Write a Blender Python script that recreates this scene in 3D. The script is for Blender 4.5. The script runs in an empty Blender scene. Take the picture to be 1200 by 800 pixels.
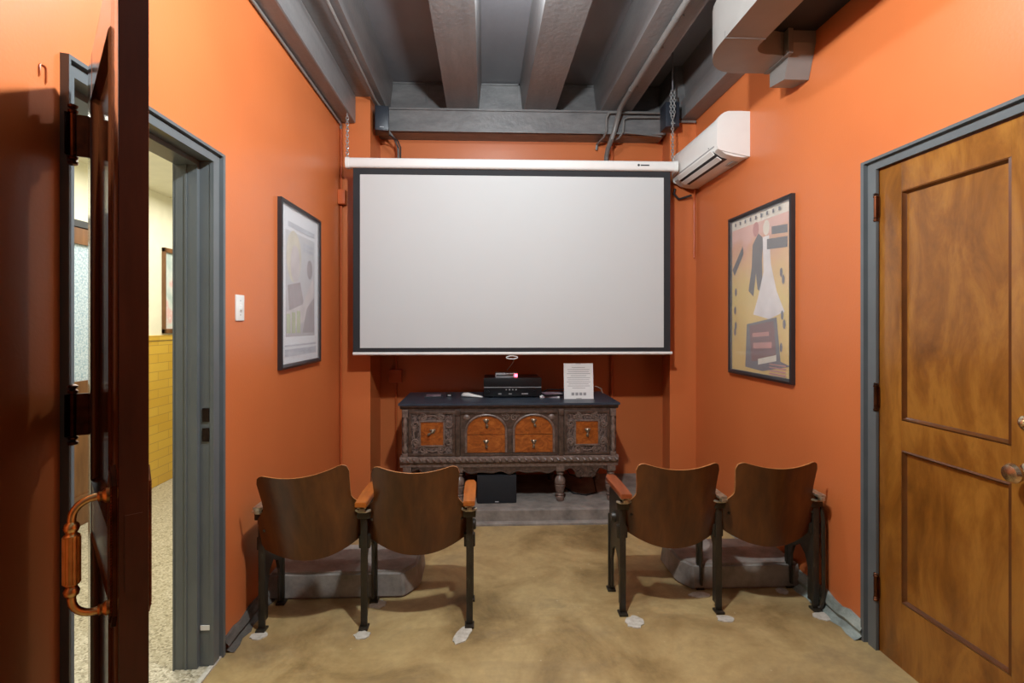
import bpy, bmesh, math, random
from mathutils import Vector, Matrix
random.seed(7)
PI = math.pi
SC = bpy.context.scene
COL = SC.collection

# ------------------------------------------------------------------ camera
YAW = 0.0394
EYE = 1.386
cam_d = bpy.data.cameras.new('camera')
cam_d.sensor_width = 36.0
cam_d.lens = 36.0 * 620.0 / 1200.0
cam_d.shift_x = 0.0075
cam_d.shift_y = -0.0175
cam_d.clip_start = 0.02
cam = bpy.data.objects.new('camera', cam_d)
COL.objects.link(cam)
cam.location = (0, 0, EYE)
cam.rotation_euler = (PI / 2, 0, -YAW)
SC.camera = cam

# ------------------------------------------------------------------ light and exposure
SC.view_settings.view_transform = 'Standard'
SC.view_settings.look = 'None'
SC.view_settings.gamma = 1.0
SC.view_settings.exposure = 0.16
SC.view_settings.use_curve_mapping = False
wd = bpy.data.worlds.new('world')
SC.world = wd
wd.use_nodes = True
wd.node_tree.nodes['Background'].inputs[0].default_value = (0.8, 0.85, 0.9, 1)
wd.node_tree.nodes['Background'].inputs[1].default_value = 0.3


def point(name, loc, power, radius=0.1, col=(1, 0.95, 0.87)):
    l = bpy.data.lights.new(name, 'POINT')
    l.energy = power
    l.color = col
    l.shadow_soft_size = radius
    o = bpy.data.objects.new(name, l)
    COL.objects.link(o)
    o.location = loc
    return o


def area(name, loc, power, sx, sy, rot=(0, 0, 0), col=(1, 0.96, 0.9)):
    l = bpy.data.lights.new(name, 'AREA')
    l.energy = power
    l.color = col
    l.shape = 'RECTANGLE'
    l.size = sx
    l.size_y = sy
    o = bpy.data.objects.new(name, l)
    COL.objects.link(o)
    o.location = loc
    o.rotation_euler = rot
    return o


LAMP = (0.90, 0.97, 1.0)
point('ceiling_bulb', (0.13, 1.45, 2.75), 172, 0.05, LAMP)
point('ceiling_bulb.001', (0.15, 2.60, 3.12), 30, 0.05, LAMP)
area('rear_fill_light', (0.25, -1.2, 3.0), 1, 1.2, 1.2, col=LAMP)  # added soft fill behind the camera, no known fixture there
area('hall_ceiling_light', (-2.0, 3.4, 2.46), 62, 0.9, 3.6, col=(1, 0.97, 0.88))


# ------------------------------------------------------------------ materials
def lin(c):
    return tuple((x / 12.92 if x <= 0.04045 else ((x + 0.055) / 1.055) ** 2.4) for x in [v / 255.0 for v in c])


def base_mat(name, rough=0.5, metal=0.0, spec=0.5, coat=0.0):
    m = bpy.data.materials.new(name)
    m.use_nodes = True
    nt = m.node_tree
    b = nt.nodes['Principled BSDF']
    b.inputs['Roughness'].default_value = rough
    b.inputs['Metallic'].default_value = metal
    b.inputs['Specular IOR Level'].default_value = spec
    b.inputs['Coat Weight'].default_value = coat
    b.inputs['Coat Roughness'].default_value = 0.12
    return m, nt, b


def mottled(name, stops, scale=(4, 4, 4), detail=6, nrough=0.6, rough=0.5, metal=0.0, spec=0.5, coat=0.0,
            bump=0.0, bscale=None, distort=0.0):
    """noise -> colour ramp; stops = [(pos, srgb), ...]"""
    m, nt, b = base_mat(name, rough, metal, spec, coat)
    tc = nt.nodes.new('ShaderNodeTexCoord')
    mp = nt.nodes.new('ShaderNodeMapping')
    mp.inputs['Scale'].default_value = scale
    nt.links.new(tc.outputs['Object'], mp.inputs[0])
    nz = nt.nodes.new('ShaderNodeTexNoise')
    nz.inputs['Scale'].default_value = 1.0
    nz.inputs['Detail'].default_value = detail
    nz.inputs['Roughness'].default_value = nrough
    nz.inputs['Distortion'].default_value = distort
    nt.links.new(mp.outputs[0], nz.inputs['Vector'])
    rp = nt.nodes.new('ShaderNodeValToRGB')
    els = rp.color_ramp.elements
    while len(els) < len(stops):
        els.new(0.5)
    for e, (p, c) in zip(els, stops):
        e.position = p
        e.color = lin(c) + (1,)
    nt.links.new(nz.outputs['Fac'], rp.inputs[0])
    nt.links.new(rp.outputs[0], b.inputs['Base Color'])
    if bump:
        src = nz
        if bscale:
            src = nt.nodes.new('ShaderNodeTexNoise')
            src.inputs['Scale'].default_value = bscale
            src.inputs['Detail'].default_value = 4
            nt.links.new(tc.outputs['Object'], src.inputs['Vector'])
        bp = nt.nodes.new('ShaderNodeBump')
        bp.inputs['Strength'].default_value = bump
        bp.inputs['Distance'].default_value = 0.01
        nt.links.new(src.outputs['Fac'], bp.inputs['Height'])
        nt.links.new(bp.outputs[0], b.inputs['Normal'])
    return m


def plain(name, c, rough=0.5, metal=0.0, spec=0.5, coat=0.0, var=0.06, scale=8):
    c2 = tuple(max(0, v * (1 - var)) for v in c)
    c3 = tuple(min(255, v * (1 + var)) for v in c)
    return mottled(name, [(0.3, c2), (0.7, c3)], (scale,) * 3, 3, 0.5, rough, metal, spec, coat)


def brick_mat(name, c1, c2, mortar, w, h, axis='YZ', rough=0.3, msize=0.006):
    m, nt, b = base_mat(name, rough)
    tc = nt.nodes.new('ShaderNodeTexCoord')
    sp = nt.nodes.new('ShaderNodeSeparateXYZ')
    cb = nt.nodes.new('ShaderNodeCombineXYZ')
    nt.links.new(tc.outputs['Object'], sp.inputs[0])
    nt.links.new(sp.outputs[axis[0]], cb.inputs[0])
    nt.links.new(sp.outputs[axis[1]], cb.inputs[1])
    br = nt.nodes.new('ShaderNodeTexBrick')
    br.inputs['Color1'].default_value = lin(c1) + (1,)
    br.inputs['Color2'].default_value = lin(c2) + (1,)
    br.inputs['Mortar'].default_value = lin(mortar) + (1,)
    br.inputs['Scale'].default_value = 1.0
    br.inputs['Mortar Size'].default_value = msize
    br.inputs['Brick Width'].default_value = w
    br.inputs['Row Height'].default_value = h
    nt.links.new(cb.outputs[0], br.inputs['Vector'])
    nt.links.new(br.outputs['Color'], b.inputs['Base Color'])
    return m


M = {}
M['orange'] = mottled('orange_wall_paint', [(0.3, (197, 108, 59)), (0.7, (205, 115, 64))], (1.5, 1.5, 1.5), 4, 0.5,
                      rough=0.36, spec=0.5, bump=0.05, bscale=90)
M['cream'] = plain('cream_paint', (226, 222, 200), 0.6, var=0.02)
M['ceil'] = mottled('grey_ceiling_paint', [(0.3, (120, 119, 124)), (0.7, (136, 135, 139))], (3, 1.2, 3), 5, 0.6, rough=0.42, bump=0.12, bscale=25)
M['joist'] = mottled('grey_concrete_paint', [(0.3, (108, 106, 107)), (0.7, (126, 124, 123))], (14, 2, 14), 6, 0.65, rough=0.42, bump=0.25, bscale=30)
M['steel'] = mottled('grey_beam_paint', [(0.3, (96, 95, 96)), (0.7, (126, 125, 124))], (5, 14, 14), 6, 0.7, rough=0.4, bump=0.3, bscale=22)
M['conduit'] = plain('grey_conduit_paint', (118, 115, 112), 0.4)
M['duct'] = plain('grey_duct_paint', (128, 124, 120), 0.42, var=0.03)
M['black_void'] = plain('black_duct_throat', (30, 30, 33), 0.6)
M['floor'] = None
M['frame_grey'] = plain('grey_door_frame_paint', (92, 97, 99), 0.33, var=0.03)
M['frame_groove'] = plain('dark_frame_groove', (45, 47, 50), 0.5)
M['oak'] = mottled('amber_varnished_oak', [(0.25, (84, 47, 14)), (0.48, (130, 80, 26)), (0.62, (153, 101, 38)), (0.8, (112, 66, 21))],
                   (8, 8, 2.6), 7, 0.66, rough=0.3, coat=0.3, distort=0.5, bump=0.03, bscale=60)
M['oak_mould'] = plain('dark_oak_moulding', (88, 48, 16), 0.35, coat=0.3, var=0.15)
M['dark_door'] = mottled('dark_varnished_door', [(0.3, (36, 17, 12)), (0.7, (62, 30, 19))], (9, 9, 1.6), 6, 0.6, rough=0.16, spec=0.6, coat=0.6)
M['dark_edge'] = mottled('dark_door_edge', [(0.3, (54, 28, 20)), (0.7, (88, 48, 32))], (12, 12, 2.0), 6, 0.65, rough=0.35)
M['bronze'] = plain('copper_bronze', (242, 200, 138), 0.3, metal=1.0, var=0.12, scale=30)
M['bronze_dk'] = plain('dark_bronze', (92, 54, 34), 0.3, metal=0.9, var=0.2, scale=30)
M['hinge_dk'] = plain('dark_iron_hinge', (40, 28, 26), 0.35, metal=0.8)
M['brass'] = plain('worn_brass', (226, 206, 172), 0.24, metal=1.0, var=0.1, scale=40)
M['white_plastic'] = plain('white_plastic', (226, 226, 222), 0.4, var=0.01)
M['grey_plastic'] = plain('grey_plastic', (150, 152, 152), 0.4, var=0.02)
M['white_metal'] = plain('white_enamel', (226, 225, 222), 0.35, var=0.01)
M['screen_white'] = plain('matte_white_screen', (198, 201, 201), 0.9, spec=0.1, var=0.004, scale=2)
M['screen_black'] = plain('black_screen_border', (50, 51, 54), 0.8, spec=0.2, var=0.03)
M['ink'] = plain('dark_ink', (42, 42, 46), 0.6)
M['ink_mid'] = plain('grey_ink', (150, 150, 152), 0.7)
M['chain'] = plain('zinc_chain', (170, 172, 172), 0.35, metal=0.6)
M['frame_black'] = plain('black_poster_frame', (44, 43, 46), 0.28, var=0.05)
M['ply'] = mottled('dark_varnished_plywood', [(0.28, (58, 28, 8)), (0.55, (86, 46, 14)), (0.75, (104, 60, 22))],
                   (14, 14, 2.4), 6, 0.6, rough=0.3, coat=0.12, distort=0.4)
M['ply_edge'] = plain('pale_plywood_edge', (168, 108, 58), 0.4, var=0.12, scale=40)
M['arm_wood'] = mottled('honey_armrest_wood', [(0.3, (150, 78, 24)), (0.7, (190, 110, 42))], (40, 8, 40), 5, 0.6, rough=0.3, coat=0.4)
M['arm_wood_red'] = mottled('reddish_armrest_wood', [(0.3, (120, 56, 26)), (0.7, (160, 84, 44))], (40, 8, 40), 5, 0.6, rough=0.35, coat=0.3)
M['cast'] = mottled('chipped_black_cast_iron', [(0.3, (34, 29, 24)), (0.62, (52, 46, 36)), (0.78, (104, 98, 82))], (30, 30, 12), 6, 0.7, rough=0.42, metal=0.2)
M['bare_metal'] = plain('bare_grey_metal', (170, 160, 140), 0.35, metal=0.7, var=0.2, scale=60)
M['plaster_patch'] = mottled('white_plaster_patch', [(0.3, (170, 163, 148)), (0.7, (204, 199, 188))], (40, 40, 40), 4, rough=0.9)
M['concrete'] = mottled('grey_painted_concrete', [(0.25, (98, 92, 88)), (0.5, (134, 127, 120)), (0.75, (158, 150, 140))], (9, 9, 9), 7, 0.65, rough=0.6, bump=0.3, bscale=18)
M['teal_curb'] = mottled('worn_grey_green_curb', [(0.3, (98, 104, 98)), (0.5, (136, 146, 140)), (0.75, (172, 180, 172))], (14, 9, 14), 7, 0.7, rough=0.6, bump=0.4, bscale=14)
M['dark_curb'] = mottled('dark_worn_concrete', [(0.3, (62, 58, 54)), (0.7, (108, 102, 94))], (14, 9, 14), 7, 0.7, rough=0.7, bump=0.4, bscale=14)
M['sb_wood'] = mottled('dark_carved_walnut', [(0.3, (52, 39, 33)), (0.55, (80, 63, 54)), (0.78, (108, 90, 79))], (30, 30, 30), 6, 0.65, rough=0.38, bump=0.35, bscale=70)
M['sb_high'] = mottled('pale_walnut_relief', [(0.3, (80, 64, 57)), (0.7, (134, 116, 106))], (40, 40, 40), 5, 0.65, rough=0.36)  # lighter walnut tone for carvings, mouldings, columns and legs


def carved_mat():
    m, nt, b = base_mat('carved_walnut_field', 0.4)
    tc = nt.nodes.new('ShaderNodeTexCoord')
    nz = nt.nodes.new('ShaderNodeTexNoise')
    nz.inputs['Scale'].default_value = 26
    nz.inputs['Detail'].default_value = 2
    nz.inputs['Distortion'].default_value = 2.4
    nt.links.new(tc.outputs['Object'], nz.inputs['Vector'])
    r = nt.nodes.new('ShaderNodeValToRGB')
    r.color_ramp.elements[0].position = 0.42
    r.color_ramp.elements[1].position = 0.58
    r.color_ramp.elements[0].color = lin((58, 46, 42)) + (1,)
    r.color_ramp.elements[1].color = lin((112, 96, 90)) + (1,)
    nt.links.new(nz.outputs['Fac'], r.inputs[0])
    nt.links.new(r.outputs[0], b.inputs['Base Color'])
    bp = nt.nodes.new('ShaderNodeBump')
    bp.inputs['Strength'].default_value = 0.9
    bp.inputs['Distance'].default_value = 0.012
    nt.links.new(r.outputs[0], bp.inputs['Height'])
    nt.links.new(bp.outputs[0], b.inputs['Normal'])
    return m


M['sb_carved'] = carved_mat()
M['sb_top'] = plain('blue_black_painted_top', (52, 62, 74), 0.38, var=0.08, scale=14)
M['sb_inlay'] = mottled('orange_burl_veneer', [(0.25, (96, 44, 14)), (0.5, (150, 78, 28)), (0.75, (184, 108, 48))], (16, 16, 26), 7, 0.65, rough=0.3, coat=0.35, distort=1.5)
M['pull'] = plain('aged_brass_pull', (120, 108, 92), 0.35, metal=0.7, var=0.25, scale=80)
M['black_gear'] = plain('black_electronics', (18, 19, 22), 0.32, var=0.1)
M['black_matte'] = plain('black_speaker_cloth', (20, 24, 30), 0.75, var=0.08, scale=60)
M['speaker_blk'] = plain('black_speaker_shell', (36, 42, 52), 0.4, var=0.05)
M['silver'] = plain('silver_plastic', (176, 178, 182), 0.3, metal=0.3)
M['paper'] = plain('white_paper', (228, 228, 226), 0.7, var=0.01)
M['cable'] = plain('black_cable', (24, 24, 26), 0.5)
M['cable_pale'] = plain('pale_cable', (158, 140, 122), 0.5)
M['tan_wall'] = plain('tan_hall_wood', (150, 112, 72), 0.45, var=0.12)
M['hall_wood'] = mottled('brown_hall_wood', [(0.3, (92, 60, 34)), (0.7, (126, 86, 52))], (20, 20, 3), 5, rough=0.4)
M['yellow_brick'] = brick_mat('yellow_glazed_brick', (206, 168, 66), (196, 154, 54), (168, 132, 62), 0.30, 0.075, msize=0.003)
M['copper_paint'] = plain('orange_painted_metal', (188, 92, 46), 0.4, var=0.04)


def led_mat():
    m, nt, b = base_mat('red_indicator_light')
    b.inputs['Base Color'].default_value = (0.9, 0.05, 0.06, 1)
    b.inputs['Emission Color'].default_value = (1, 0.06, 0.1, 1)
    b.inputs['Emission Strength'].default_value = 9
    return m


M['led'] = led_mat()


def floor_mat():
    m, nt, b = base_mat('stained_tan_concrete_floor', 0.45)
    tc = nt.nodes.new('ShaderNodeTexCoord')

    def noise(scale, detail, rough=0.6, dist=0.0):
        n = nt.nodes.new('ShaderNodeTexNoise')
        n.inputs['Scale'].default_value = scale
        n.inputs['Detail'].default_value = detail
        n.inputs['Roughness'].default_value = rough
        n.inputs['Distortion'].default_value = dist
        nt.links.new(tc.outputs['Object'], n.inputs['Vector'])
        return n

    def ramp(src, stops):
        r = nt.nodes.new('ShaderNodeValToRGB')
        els = r.color_ramp.elements
        while len(els) < len(stops):
            els.new(0.5)
        for e, (p, c) in zip(els, stops):
            e.position = p
            e.color = (lin(c) if len(c) == 3 and max(c) > 1 else tuple(c)) + (1,)
        nt.links.new(src.outputs['Fac'], r.inputs[0])
        return r
    big = ramp(noise(2.2, 7, 0.62, 0.6), [(0.3, (120, 98, 60)), (0.45, (164, 138, 92)), (0.58, (186, 161, 112)), (0.74, (148, 128, 92))])
    smudge = ramp(noise(1.1, 5, 0.7, 1.2), [(0.50, (0., 0., 0.)), (0.72, (0.55, 0.55, 0.55))])
    fine = ramp(noise(26, 6, 0.75), [(0.3, (0.78, 0.77, 0.75)), (0.7, (1., 1., 1.))])
    mx = nt.nodes.new('ShaderNodeMix')
    mx.data_type = 'RGBA'
    nt.links.new(smudge.outputs[0], mx.inputs['Factor'])
    nt.links.new(big.outputs[0], mx.inputs['A'])
    mx.inputs['B'].default_value = lin((120, 104, 82)) + (1,)
    mu = nt.nodes.new('ShaderNodeMix')
    mu.data_type = 'RGBA'
    mu.blend_type = 'MULTIPLY'
    mu.inputs['Factor'].default_value = 0.8
    nt.links.new(mx.outputs['Result'], mu.inputs['A'])
    nt.links.new(fine.outputs[0], mu.inputs['B'])
    # white paint flecks
    vo = nt.nodes.new('ShaderNodeTexVoronoi')
    vo.inputs['Scale'].default_value = 9
    nt.links.new(tc.outputs['Object'], vo.inputs['Vector'])
    lt = nt.nodes.new('ShaderNodeMath')
    lt.operation = 'LESS_THAN'
    lt.inputs[1].default_value = 0.045
    nt.links.new(vo.outputs['Distance'], lt.inputs[0])
    m2 = nt.nodes.new('ShaderNodeMix')
    m2.data_type = 'RGBA'
    m2.inputs['B'].default_value = lin((200, 184, 150)) + (1,)
    mm = nt.nodes.new('ShaderNodeMath')
    mm.operation = 'MULTIPLY'
    mm.inputs[1].default_value = 0.45
    nt.links.new(lt.outputs[0], mm.inputs[0])
    nt.links.new(mm.outputs[0], m2.inputs['Factor'])
    nt.links.new(mu.outputs['Result'], m2.inputs['A'])
    nt.links.new(m2.outputs['Result'], b.inputs['Base Color'])
    rr = nt.nodes.new('ShaderNodeMapRange')
    rr.inputs['To Min'].default_value = 0.34
    rr.inputs['To Max'].default_value = 0.6
    nt.links.new(noise(3, 5).outputs['Fac'], rr.inputs[0])
    nt.links.new(rr.outputs[0], b.inputs['Roughness'])
    bp = nt.nodes.new('ShaderNodeBump')
    bp.inputs['Strength'].default_value = 0.12
    bp.inputs['Distance'].default_value = 0.01
    nt.links.new(noise(14, 5).outputs['Fac'], bp.inputs['Height'])
    nt.links.new(bp.outputs[0], b.inputs['Normal'])
    return m


M['floor'] = floor_mat()


def terrazzo_mat():
    m, nt, b = base_mat('speckled_terrazzo', 0.35)
    tc = nt.nodes.new('ShaderNodeTexCoord')
    vo = nt.nodes.new('ShaderNodeTexVoronoi')
    vo.inputs['Scale'].default_value = 120
    nt.links.new(tc.outputs['Object'], vo.inputs['Vector'])
    sp = nt.nodes.new('ShaderNodeSeparateColor')
    nt.links.new(vo.outputs['Color'], sp.inputs[0])
    r = nt.nodes.new('ShaderNodeValToRGB')
    els = r.color_ramp.elements
    els.new(0.5)
    els.new(0.7)
    for e, (p, c) in zip(els, [(0.0, (118, 110, 90)), (0.22, (158, 149, 126)), (0.6, (176, 168, 146)), (1.0, (200, 192, 172))]):
        e.position = p
        e.color = lin(c) + (1,)
    nt.links.new(sp.outputs[0], r.inputs[0])
    nt.links.new(r.outputs[0], b.inputs['Base Color'])
    return m


M['terrazzo'] = terrazzo_mat()


def frosted_mat():
    m, nt, b = base_mat('pebbled_frosted_glass', 0.25)
    tc = nt.nodes.new('ShaderNodeTexCoord')
    vo = nt.nodes.new('ShaderNodeTexVoronoi')
    vo.inputs['Scale'].default_value = 70
    nt.links.new(tc.outputs['Object'], vo.inputs['Vector'])
    r = nt.nodes.new('ShaderNodeValToRGB')
    r.color_ramp.elements[0].color = lin((206, 218, 226)) + (1,)
    r.color_ramp.elements[1].color = lin((150, 172, 190)) + (1,)
    r.color_ramp.elements[1].position = 0.8
    nt.links.new(vo.outputs['Distance'], r.inputs[0])
    nt.links.new(r.outputs[0], b.inputs['Base Color'])
    bp = nt.nodes.new('ShaderNodeBump')
    bp.inputs['Strength'].default_value = 0.5
    bp.inputs['Distance'].default_value = 0.004
    nt.links.new(vo.outputs['Distance'], bp.inputs['Height'])
    nt.links.new(bp.outputs[0], b.inputs['Normal'])
    return m


M['frosted'] = frosted_mat()


def glass_mat():
    m = bpy.data.materials.new('picture_glass')
    m.use_nodes = True
    nt = m.node_tree
    nt.nodes.clear()
    o = nt.nodes.new('ShaderNodeOutputMaterial')
    t = nt.nodes.new('ShaderNodeBsdfTransparent')
    g = nt.nodes.new('ShaderNodeBsdfGlossy')
    g.inputs['Roughness'].default_value = 0.12
    d = nt.nodes.new('ShaderNodeBsdfDiffuse')
    d.inputs['Color'].default_value = (0.8, 0.8, 0.8, 1)
    mx = nt.nodes.new('ShaderNodeMixShader')
    mx.inputs[0].default_value = 0.06
    nt.links.new(t.outputs[0], mx.inputs[1])
    nt.links.new(g.outputs[0], mx.inputs[2])
    m2 = nt.nodes.new('ShaderNodeMixShader')
    m2.inputs[0].default_value = 0.10      # even pale veil standing in for glare on the pane
    nt.links.new(mx.outputs[0], m2.inputs[1])
    nt.links.new(d.outputs[0], m2.inputs[2])
    nt.links.new(m2.outputs[0], o.inputs[0])
    return m


M['glass'] = glass_mat()


# ------------------------------------------------------------------ mesh helpers
class MB:
    def __init__(self):
        self.bm = bmesh.new()
        self.mi = 0

    def _f(self, vs):
        try:
            f = self.bm.faces.new(vs)
            f.material_index = self.mi
            return f
        except ValueError:
            return None

    def box(self, x0, x1, y0, y1, z0, z1, bev=0.0, mat=None):
        vs = [self.bm.verts.new(((x0, x1)[i & 1], (y0, y1)[i >> 1 & 1], (z0, z1)[i >> 2 & 1])) for i in range(8)]
        if mat is not None:
            for v in vs:
                v.co = mat @ v.co
        fs = [self._f([vs[i] for i in q]) for q in ((0, 2, 3, 1), (4, 5, 7, 6), (0, 1, 5, 4), (2, 6, 7, 3), (0, 4, 6, 2), (1, 3, 7, 5))]
        if bev > 0:
            es = list({e for f in fs for e in f.edges})
            r = bmesh.ops.bevel(self.bm, geom=es, offset=bev, segments=2, affect='EDGES', profile=0.6)
            for f in r['faces']:
                f.material_index = self.mi
        return self

    def prism(self, poly, d0, d1, axis='y', mat=None):
        """poly: 2-D points; axis 'y': (x,z) along y; 'x': (y,z) along x; 'z': (x,y) along z"""
        def P(p, d):
            v = {'y': (p[0], d, p[1]), 'x': (d, p[0], p[1]), 'z': (p[0], p[1], d)}[axis]
            v = Vector(v)
            return mat @ v if mat is not None else v
        a = [self.bm.verts.new(P(p, d0)) for p in poly]
        b = [self.bm.verts.new(P(p, d1)) for p in poly]
        self._f(a)
        self._f(b[::-1])
        n = len(poly)
        for i in range(n):
            self._f([a[i], b[i], b[(i + 1) % n], a[(i + 1) % n]])
        return self

    def tube(self, pts, r, seg=10, closed=False, cap=True):
        pts = [Vector(p) for p in pts]
        n = len(pts)
        rs = r if isinstance(r, (list, tuple)) else [r] * n
        rings = []
        up = None
        for i, p in enumerate(pts):
            if closed:
                t = (pts[(i + 1) % n] - pts[i - 1]).normalized()
            else:
                t = (pts[min(i + 1, n - 1)] - pts[max(i - 1, 0)]).normalized()
            if up is None:
                up = Vector((0, 0, 1)) if abs(t.z) < 0.9 else Vector((1, 0, 0))
            up = (up - t * up.dot(t))
            if up.length < 1e-6:
                up = t.orthogonal()
            up.normalize()
            s = t.cross(up)
            rings.append([self.bm.verts.new(p + (up * math.cos(2 * PI * k / seg) + s * math.sin(2 * PI * k / seg)) * rs[i]) for k in range(seg)])
        m = n if closed else n - 1
        for i in range(m):
            A, B = rings[i], rings[(i + 1) % n]
            for k in range(seg):
                self._f([A[k], A[(k + 1) % seg], B[(k + 1) % seg], B[k]])
        if cap and not closed:
            self._f(rings[0][::-1])
            self._f(rings[-1])
        return self

    def lathe(self, prof, seg=20, mat=None):
        """prof: (radius, z) bottom to top about z"""
        rings = []
        for (r, z) in prof:
            ring = []
            for k in range(seg):
                v = Vector((r * math.cos(2 * PI * k / seg), r * math.sin(2 * PI * k / seg), z))
                ring.append(self.bm.verts.new(mat @ v if mat is not None else v))
            rings.append(ring)
        for A, B in zip(rings, rings[1:]):
            for k in range(seg):
                self._f([A[k], A[(k + 1) % seg], B[(k + 1) % seg], B[k]])
        self._f(rings[0][::-1])
        self._f(rings[-1])
        return self

    def build(self, name, mat, parent=None, smooth=35, loc=None, kind=None):
        me = bpy.data.meshes.new(name)
        bmesh.ops.recalc_face_normals(self.bm, faces=self.bm.faces[:])
        self.bm.to_mesh(me)
        self.bm.free()
        for m in (mat if isinstance(mat, (list, tuple)) else [mat]):
            me.materials.append(m)
        if smooth:
            me.polygons.foreach_set('use_smooth', [True] * len(me.polygons))
            me.set_sharp_from_angle(angle=math.radians(smooth))
        o = bpy.data.objects.new(name, me)
        COL.objects.link(o)
        if parent is not None:
            o.parent = parent
        if loc is not None:
            o.location = loc
        if kind:
            o['kind'] = kind
        return o


def tag(o, label=None, cat=None, group=None, kind=None):
    if label:
        o['label'] = label
    if cat:
        o['category'] = cat
    if group:
        o['group'] = group
    if kind:
        o['kind'] = kind
    return o


def thing(name, label, cat, loc=(0, 0, 0), rotz=0.0, group=None, kind=None):
    o = bpy.data.objects.new(name, None)
    o.empty_display_size = 0.05
    COL.objects.link(o)
    o.location = loc
    o.rotation_euler = (0, 0, rotz)
    return tag(o, label, cat, group, kind)


def arc(cx, cy, r, a0, a1, n=12):
    return [(cx + r * math.cos(math.radians(a0 + (a1 - a0) * i / n)), cy + r * math.sin(math.radians(a0 + (a1 - a0) * i / n))) for i in range(n + 1)]


def tube_thing(name, pts, r, mat, label, cat, group=None, seg=10):
    o = MB().tube(pts, r, seg).build(name, mat)
    return tag(o, label, cat, group)


# ------------------------------------------------------------------ room shell
L, R = -1.10, 1.675          # side walls
PY, BY = 4.11, 4.51          # pilaster face, recess back wall
RY = -2.0                    # wall behind the camera
TOP = 3.41                   # underside of slab


def struct(name, mb, mat, label, smooth=35):
    o = mb.build(name, mat, smooth=smooth)
    o['kind'] = 'structure'
    o['label'] = label
    return o


mb = MB().box(L - 0.13, R + 0.3, RY - 0.1, BY + 0.2, -0.1, 0.0)
struct('floor', mb, M['floor'], 'stained tan concrete floor of the screening room', 0)

# left wall with the doorway opening (Y 1.50..2.18)
DO0, DO1, DH = 1.452, 2.18, 2.04
mb = MB()
mb.box(L - 0.12, L, RY, DO0 - 0.015, 0, TOP)
mb.box(L - 0.12, L, DO1 + 0.015, BY + 0.2, 0, TOP)
mb.box(L - 0.12, L, DO0 - 0.015, DO1 + 0.015, DH + 0.015, TOP)
struct('wall_left', mb, M['orange'], 'orange wall with the open doorway', 0)
# right wall with opening for door (Y 1.51..2.18)
RD0, RD1 = 1.505, 2.18
mb = MB()
mb.box(R, R + 0.14, RY, RD0, 0, TOP)
mb.box(R, R + 0.14, RD1, BY + 0.2, 0, TOP)
mb.box(R, R + 0.14, RD0, RD1, DH, TOP)
struct('wall_right', mb, M['orange'], 'orange wall with the closed oak door', 0)
# back wall and pilasters
mb = MB().box(L, R, BY, BY + 0.15, 0, TOP)
mb.box(L, -0.87, PY, BY, 0, 3.13)
mb.prism([(1.466, PY), (R, PY), (R, BY), (1.545, BY)], 0, 3.13, 'z')
struct('wall_back', mb, M['orange'], 'orange back wall with recess behind the sideboard', 0)
mb = MB().box(L - 0.13, R + 0.14, RY - 0.12, RY, 0, TOP)  # unseen rear wall; its dark tone is chosen to cut bounced light
struct('wall_front', mb, M['dark_edge'], 'unseen wall behind the viewer, coloured dark to cut bounce light', 0)
mb = MB().box(L - 0.13, R + 0.2, RY - 0.1, BY + 0.2, TOP, TOP + 0.12)
struct('ceiling', mb, M['ceil'], 'dark grey ceiling slab between concrete joists', 0)
# grey painted upper band of the back wall above the beam
mb = MB().box(-0.87, 1.5, 4.46, BY, 3.13, TOP, 0.004)
for x in (-0.48, -0.02, 0.30, 0.63, 0.95):
    mb.box(x - 0.006, x + 0.006, 4.45, 4.47, 3.13, 3.405)
mb.box(-0.87, 1.5, 4.45, 4.47, 3.39, 3.405)
mb.box(1.50, 1.60, 4.10, 4.50, 3.0, TOP)
mb.box(1.60, R, 4.10, 4.50, 3.13, TOP)
struct('trim_1', mb, M['steel'], 'grey painted wall band above the steel beam', 0)
# joists
for i, (x0, x1) in enumerate([(-1.03, -0.785), (-0.296, -0.046), (0.334, 0.588), (0.962, 1.215), (1.59, 1.675)]):
    z = 3.13
    poly = [(x0, z), (x1, z), (x1 + 0.03, TOP), (x0 - 0.03, TOP)]
    if i == 0:
        poly[3] = (L, TOP)
        poly[0] = (L, z)
    if i == 4:
        poly[1] = (R, z)
        poly[2] = (R, TOP)
    o = MB().prism(poly, RY, 4.46, 'y').build('ceiling_joist', M['joist'], smooth=0)
    tag(o, 'grey painted concrete ceiling joist, %s' % ['beside the left wall', 'left of the two middle ones', 'right of the two middle ones', 'with the thick pipe along it', 'against the right wall'][i], None, 'grey ceiling joists', 'structure')
o = MB().box(L, -0.978, RY, 4.10, 2.92, 3.13, 0.012).build('ceiling_beam', M['joist'], smooth=0)
tag(o, 'low grey beam running along the top of the left wall', kind='structure')
o = MB().box(1.55, R, RY, 4.11, 2.985, 3.13, 0.006).build('ceiling_beam', M['joist'], smooth=0)
tag(o, 'low grey beam running along the top of the right wall', kind='structure')
mb = MB().box(-0.868, 1.50, 4.30, 4.51, 2.94, 2.955)
mb.box(-0.868, 1.50, 4.315, 4.33, 2.94, 3.13)
mb.box(-0.868, 1.50, 4.30, 4.51, 3.115, 3.13)
o = mb.build('cross_beam', M['steel'], smooth=0)
tag(o, 'grey steel channel beam across the top of the back wall', kind='structure')

# concrete platform in the recess
mb = MB().prism([(3.66, 0.0), (3.66, 0.09), (3.69, 0.097), (BY, 0.097), (BY, 0.0)], -0.86, 1.46, 'x')
mb.prism([(3.62, 0.0), (3.62, 0.012), (3.64, 0.02), (3.67, 0.02), (3.67, 0)], -0.86, 1.46, 'x')
struct('trim_2', mb, M['concrete'], 'low grey concrete platform under the carved sideboard', 0)
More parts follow.
